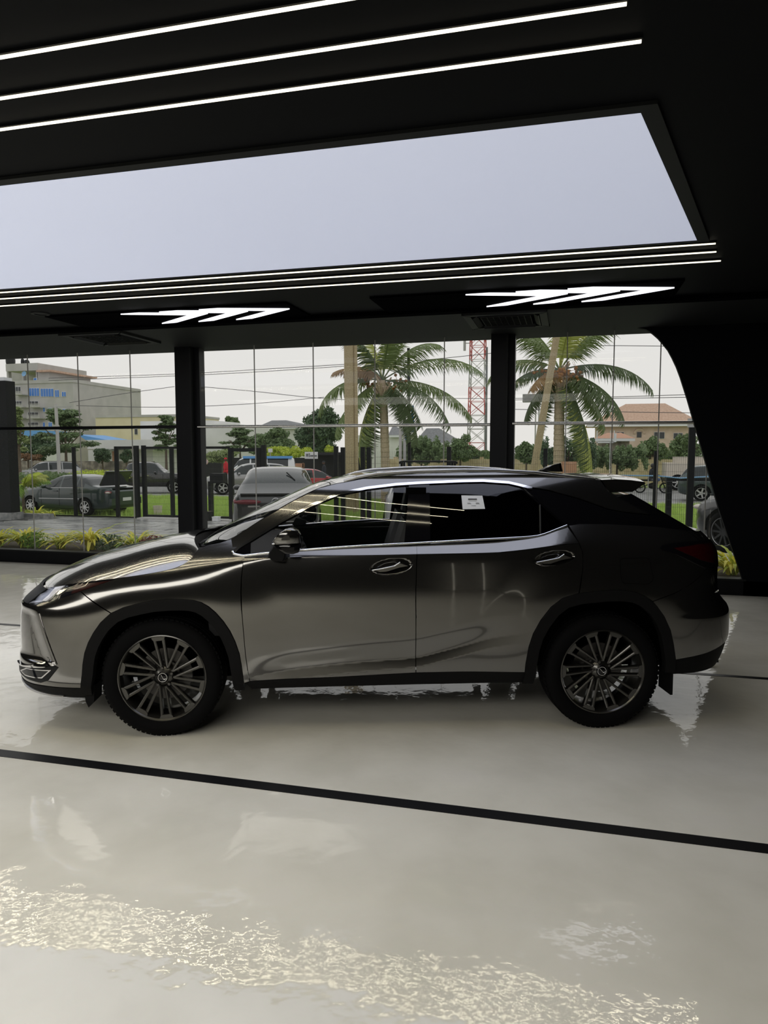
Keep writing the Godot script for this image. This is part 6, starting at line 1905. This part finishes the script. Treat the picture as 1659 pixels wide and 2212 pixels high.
	# boundary walls
	var w := thing("boundary_wall", "weathered grey boundary wall beyond the road behind the sedan", "wall", at(Vector3()))
	part("wall_face", block(20, 330, 996, -1, -53.0, 0.3), M.old_wall, w)
	w = thing("boundary_wall", "cream boundary wall beneath the hedge trees beyond the road", "wall", at(Vector3()))
	part("wall_face", block(840, 1600, 992, -1, -55.6, 0.3), M.cream_wall, w)
	for k in 12: part("pier", block(850 + 62 * k, 858 + 62 * k, 987, -1, -55.85, 0.4), M.cream_wall, w)

func house(label: String, called: String, u0: float, u1: float, veave: float, z: float, wall: Material, roof: Material, r0: float, r1: float, vtop: float, windows: Array, arch: bool) -> void:
	var o := thing(called, label, "building", at(Vector3()))
	part("wall", block(u0, u1, veave, -1, z, 9.0), wall, o)
	var a := spot(r0, veave, z + 0.7); var b := spot(r1, veave, z + 0.7); var t := spot((r0 + r1) * 0.5, vtop, z - 4.5)
	var w := b.x - a.x
	var g := Geo.new()
	var e := [Vector3(a.x, a.y, z + 0.7), Vector3(b.x, a.y, z + 0.7), Vector3(b.x, a.y, z - 9.7), Vector3(a.x, a.y, z - 9.7)]
	var rl := Vector3(t.x - w * 0.18, t.y, z - 4.5); var rr := Vector3(t.x + w * 0.18, t.y, z - 4.5)
	g.quad(e[0], e[1], rr, rl); g.quad(e[2], e[3], rl, rr); g.tri(e[1], e[2], rr); g.tri(e[3], e[0], rl)
	g.quad(e[3], e[2], e[1], e[0])
	part("roof", g, roof, o)
	part("fascia", slab(a.x, b.x, a.y - 0.25, a.y, z + 0.5, z + 0.68), M.white_frame, o)
	for q in windows: window_unit(o, q[0], q[1], q[2], q[3], z, M.window_dark, q[4])
	if arch:
		var c := spot(1381, 937, z)
		var ar := Geo.new()
		ar.lathe(Vector3(c.x, c.y, z), Basis(Vector3.RIGHT, PI / 2), [Vector2(0.35, 0.05), Vector2(0.55, 0.14), Vector2(0.62, 0.0)], 20, true, PI, TAU)
		var f := part("arched_window", ar, wall, o)
		part("pane", block(1376, 1386, 933, 945, z + 0.05, 0.1), M.window_dark, f)

func street() -> void:
	# poles
	var o := thing("wooden_pole", "thick pale wooden utility pole beside the coconut palm", "pole", at(grounded(753, -26.0)))
	var g := Geo.new()
	g.tube(Vector3(0.06, 0, 0), Vector3(0.0, 9.0, 0), 0.19, 0.17, 14)
	g.tube(Vector3(0.29, 0, -0.1), Vector3(0.22, 9.0, -0.1), 0.09, 0.08, 10)
	part("shaft", g, M.pole_wood, o)
	var p0 := spot(1150, 1020, -27.0); var p1 := spot(1206, 706, -27.0)
	o = thing("leaning_pole", "leaning pale wooden pole crossing the palm with orange fruit", "pole", at(Vector3(p0.x - 0.2, land(-27.0), -27.0)))
	g = Geo.new()
	g.tube(Vector3(0, 0, 0), Vector3(p1.x - p0.x + 0.2, p1.y - land(-27.0), 0) * 1.15, 0.14, 0.12, 12)
	part("shaft", g, M.pole_wood, o)
	o = thing("street_light", "tall thin black street light pole with blue banner", "street light", at(grounded(885, -35.0)))
	g = Geo.new()
	g.tube(Vector3(), Vector3(-0.08, spot(883, 752, -35.0).y - land(-35.0), 0), 0.10, 0.07, 10)
	part("pole", g, M.black_iron, o)
	g = Geo.new()
	var by := spot(888, 905, -35.0).y - land(-35.0)
	for k in 6: g.box(Vector3(0.14 + 0.02 * sin(k * 1.3), by - 0.55 + 0.22 * k, 0), Vector3(0.17 - 0.01 * k, 0.225, 0.02), Basis(Vector3.UP, 0.2 * sin(k * 1.1)))
	g.box(Vector3(-0.16, by - 0.85, 0), Vector3(0.14, 0.4, 0.02), Basis(Vector3.UP, 0.3))
	part("banner", g, M.banner_blue, o)
	for e in [[865, 880, "slim pale pole beside the blue banner"], [874, 870, "slim grey pole touching the street light with banner"]]:
		o = thing("slim_pole", e[2], "pole", at(grounded(e[0], -48.0)))
		g = Geo.new()
		g.tube(Vector3(), Vector3(0, spot(e[0], e[1], -48.0).y - land(-48.0), 0), 0.12, 0.10, 8)
		part("shaft", g, M.concrete if e[0] == 865 else M.galvanised, o)
	o = thing("concrete_pole", "concrete power pole standing in the layered tree", "pole", at(grounded(128, -41.0)))
	g = Geo.new()
	g.tube(Vector3(), Vector3(-0.1, spot(126, 872, -41.0).y - land(-41.0), 0), 0.13, 0.10, 8)
	part("shaft", g, M.concrete, o)
	g = Geo.new()
	var cy := spot(126, 879, -41.0).y - land(-41.0)
	g.box(Vector3(-0.1, cy, 0), Vector3(2.4, 0.08, 0.08))
	part("crossarm", g, M.galvanised, o)
	o = thing("pipe_post", "white pipe post beside the black gate pillar", "pole", at(grounded(25, -22.0)))
	g = Geo.new()
	g.tube(Vector3(), Vector3(-0.25, spot(21, 900, -22.0).y - land(-22.0), 0), 0.05, 0.05, 8)
	part("shaft", g, M.white_frame, o)
	# lattice mast
	var mz := -100.0
	var base := grounded(1030, mz)
	o = thing("lattice_mast", "tall red and white lattice radio mast behind the palms", "mast", at(base))
	var wh := Geo.new(); var rd := Geo.new()
	for k in 12:
		var y0 := 1.9 * k; var y1 := 1.9 * (k + 1)
		var w0 := lerpf(1.25, 0.9, k / 12.0); var w1 := lerpf(1.25, 0.9, (k + 1) / 12.0)
		var gg := rd if k % 4 < 2 else wh
		var c0 := [Vector3(-w0, y0, -w0), Vector3(w0, y0, -w0), Vector3(w0, y0, w0), Vector3(-w0, y0, w0)]
		var c1 := [Vector3(-w1, y1, -w1), Vector3(w1, y1, -w1), Vector3(w1, y1, w1), Vector3(-w1, y1, w1)]
		for i in 4:
			gg.tube(c0[i], c1[i], 0.07, 0.07, 4, false)
			gg.tube(c0[i], c1[(i + 1) % 4], 0.035, 0.035, 4, false)
			gg.tube(c1[i], c0[(i + 1) % 4], 0.035, 0.035, 4, false)
			gg.tube(c1[i], c1[(i + 1) % 4], 0.035, 0.035, 4, false)
	part("red_section", rd, M.red_steel, o)
	part("white_section", wh, M.galvanised, o)
	g = Geo.new()
	for e in [[-2.0, 20.0], [-1.8, 17.5], [2.2, 18.5]]:
		g.tube(Vector3(e[0], e[1] - 1.0, 0.5), Vector3(e[0], e[1] + 1.2, 0.5), 0.18, 0.18, 8)
		g.tube(Vector3(e[0], e[1], 0.5), Vector3(signf(e[0]) * 0.9, e[1], 0.5), 0.06, 0.06, 5)
	part("antenna", g, M.galvanised, o)
	o = thing("slim_mast", "thin dark mast beside the lattice radio mast", "mast", at(grounded(1049, -90.0)))
	g = Geo.new()
	g.tube(Vector3(), Vector3(0, spot(1049, 750, -90.0).y - land(-90.0), 0), 0.16, 0.12, 8)
	part("shaft", g, M.roof_grey, o)
	# far billboard
	o = thing("billboard", "far dark billboard on twin posts beside the leaning pole", "billboard", at(Vector3()))
	part("panel", block(1129, 1172, 851, 868, -105.0, 1.2), M.roof_grey, o)
	for u in [1156, 1163]: part("post", block(u, u + 3, 866, -1, -105.5, 0.2), M.galvanised, o)
	# stall, wall and signs across the road
	o = thing("black_stall", "long black painted stall wall across the road", "stall", at(Vector3()))
	part("wall", block(432, 800, 989, -1, -53.0, 0.4), M.stall_black, o)
	part("canopy", block(664, 748, 977, 983, -50.0, 3.0), M.stall_black, o)
	part("back", block(670, 748, 982, -1, -51.5, 0.2), M.stall_black, o)
	o = thing("stall_sign", "white sign board on the black stall canopy", "sign", at(Vector3()))
	part("board", block(658, 686, 976, 991, -49.9, 0.08), M.sign_white, o)
	for e in [[661, 665, 980, 986], [667, 668.5, 979, 987], [670, 684, 983, 986]]: part("lettering", block(e[0], e[1], e[2], e[3], -49.86, 0.05), M.roof_grey, o)
	o = thing("stall_banner", "dark banner with pale blue lettering on the black stall wall", "sign", at(Vector3()))
	part("board", block(581, 626, 997, 1006, -52.4, 0.08), M.sign_board, o)
	for k in 9: part("lettering", block(596 + 2.2 * k, 597.6 + 2.2 * k, 999, 1002, -52.3, 0.04), M.sign_text, o)
	o = thing("small_sign", "small white sign plate on a post above the lime hedge", "sign", at(Vector3()))
	part("board", block(579, 588, 969, 977, -48.3, 0.06), M.sign_white, o)
	part("post", block(583, 584, 977, -1, -48.35, 0.06), M.galvanised, o)
	o = thing("wooden_stand", "brown wooden stand before the far black stall wall", "stand", at(Vector3()))
	part("board", block(634, 655, 1001, 1010, -51.0, 0.3), M.crate, o)
	for u in [634, 653]: part("leg", block(u, u + 2, 1000, -1, -51.0, 0.2), M.crate, o)
	# things by the gate
	var sz := -23.5
	o = thing("round_sign", "round pink road sign on a crooked stick beside the column", "sign", at(Vector3()))
	var c := spot(445, 998, sz)
	g = Geo.new()
	g.lathe(c, Basis(Vector3.RIGHT, PI / 2), [Vector2(0.0, 0.02), Vector2(0.085, 0.02), Vector2(0.09, 0.0)], 20)
	part("disc", g, M.sign_white, o)
	g = Geo.new()
	g.lathe(c, Basis(Vector3.RIGHT, PI / 2), [Vector2(0.055, 0.026), Vector2(0.09, 0.03), Vector2(0.095, -0.005)], 20)
	part("ring", g, M.sign_pink, o)
	g = Geo.new()
	var foot := spot(438, 1100, sz)
	g.path([c, spot(441, 1020, sz), spot(439, 1045, sz), Vector3(foot.x, land(sz), sz)], 0.018, 0.022)
	part("stick", g, M.bark, o)
	o = thing("floodlight", "black square floodlight box on a stand beside the column", "floodlight", at(Vector3()))
	part("box", block(453, 481, 1023, 1044, -22.2, 0.35), M.black_iron, o)
	part("stand", block(449, 455, 1040, -1, -22.3, 0.2), M.black_iron, o)
	o = thing("bucket", "cream plastic bucket on the grass behind the mesh fence", "bucket", at(grounded(338, -22.6)))
	g = Geo.new()
	g.lathe(Vector3(), Basis(), [Vector2(0.0, 0.0), Vector2(0.13, 0.0), Vector2(0.165, 0.36), Vector2(0.155, 0.36), Vector2(0.12, 0.04)], 20)
	part("shell", g, M.bucket, o)
	o = thing("black_planter", "black square planter at the foot of the gate column", "planter", at(Vector3()))
	var pp := grounded(446, -20.7)
	part("pot", slab(pp.x - 0.14, pp.x + 0.14, pp.y, pp.y + 0.3, -20.85, -20.55), M.black_iron, o)
	part("soil_top", slab(pp.x - 0.12, pp.x + 0.12, pp.y + 0.27, pp.y + 0.305, -20.82, -20.58), M.soil, o)
	o = thing("white_tub", "small white tub beside the black square planter", "tub", at(Vector3()))
	pp = grounded(465, -20.7)
	part("shell", slab(pp.x - 0.1, pp.x + 0.1, pp.y, pp.y + 0.13, -20.8, -20.6), M.white_frame, o)
	part("rim", slab(pp.x - 0.11, pp.x + 0.11, pp.y + 0.12, pp.y + 0.14, -20.81, -20.59), M.white_frame, o)
	o = thing("orange_hoarding", "orange brown board on posts behind the showroom car's antenna", "board", at(Vector3()))
	part("board", block(1213, 1246, 997, 1024, -27.5, 0.06), M.crate, o)
	for u in [1215, 1243]: part("post", block(u, u + 2, 1000, -1, -27.6, 0.06), M.crate, o)
	# barrier with pale blue rail and dark tarpaulin
	o = thing("blue_rail", "long pale blue rail with dark tarpaulin along the lawn", "barrier", at(Vector3()))
	g = Geo.new()
	g.path([spot(1262, 1024, -23.0), spot(1330, 1027, -23.0), spot(1420, 1028, -23.0), spot(1470, 1033, -23.0), spot(1540, 1029, -23.0)], 0.022, 0.022)
	part("rail", g, M.dish_blue, o)
	part("tarpaulin", block(1440, 1540, 1032, 1039, -23.1, 0.5), M.black_iron, o)
	for u in [1265, 1330, 1400]: part("leg", block(u, u + 1.5, 1028, -1, -23.05, 0.03), M.galvanised, o)
	# goal frame hung with white cloth in front of the pink house
	o = thing("cloth_goal", "white rectangular frame with hanging cloth before the pink house", "frame", at(Vector3()))
	var fz := -40.0
	for e in [[1289, 1291, 930, 957], [1289, 1328, 954, 957], [1326, 1328, 930, 957]]: part("bar", block(e[0], e[1], e[2], e[3], fz, 0.06), M.white_frame, o)
	part("cloth", block(1327, 1332, 936, 955, fz + 0.05, 0.04), M.white_frame, o)
	part("post", block(1318.5, 1319.5, 930, -1, fz, 0.05), M.white_frame, o)
	# power lines
	for w in [
		[[-40, 774, 190, 764, 384, 755], "topmost power line over the block of flats"],
		[[105, 817, 380, 808, 545, 799, 745, 787], "upper power line of the close pair ending at the thick wooden pole"],
		[[105, 822, 380, 812, 545, 804, 745, 791], "lower power line of the close pair ending at the thick wooden pole"],
		[[150, 870, 250, 853, 377, 835], "slanting cable rising from the concrete power pole"],
		[[165, 876, 280, 879, 384, 879, 545, 872, 700, 858], "sagging cable above the white walled building"],
		[[430, 835, 545, 845, 690, 860, 860, 868], "cable falling towards the thick wooden pole"],
		[[745, 787, 900, 779, 1062, 763, 1200, 748, 1480, 748], "power line passing behind the coconut palm crowns"],
		[[900, 860, 1062, 861, 1300, 858, 1500, 852], "thin far cable beside the drooping frond"],
		[[1108, 864, 1300, 861, 1500, 858], "upper thin cable behind the palm with orange fruit"],
		[[1108, 884, 1300, 889, 1500, 892], "lower thin cable above the pink house roof"]]:
		g = Geo.new()
		var pts := []
		for k in range(0, w[0].size(), 2): pts.append(spot(w[0][k], w[0][k + 1], -46.0))
		var fine := resample(pts, 18)
		g.path(fine, 0.02, 0.02, 5)
		var l := part("power_line", g, M.wire)
		tag(l, w[1], "cable", "overhead power lines")
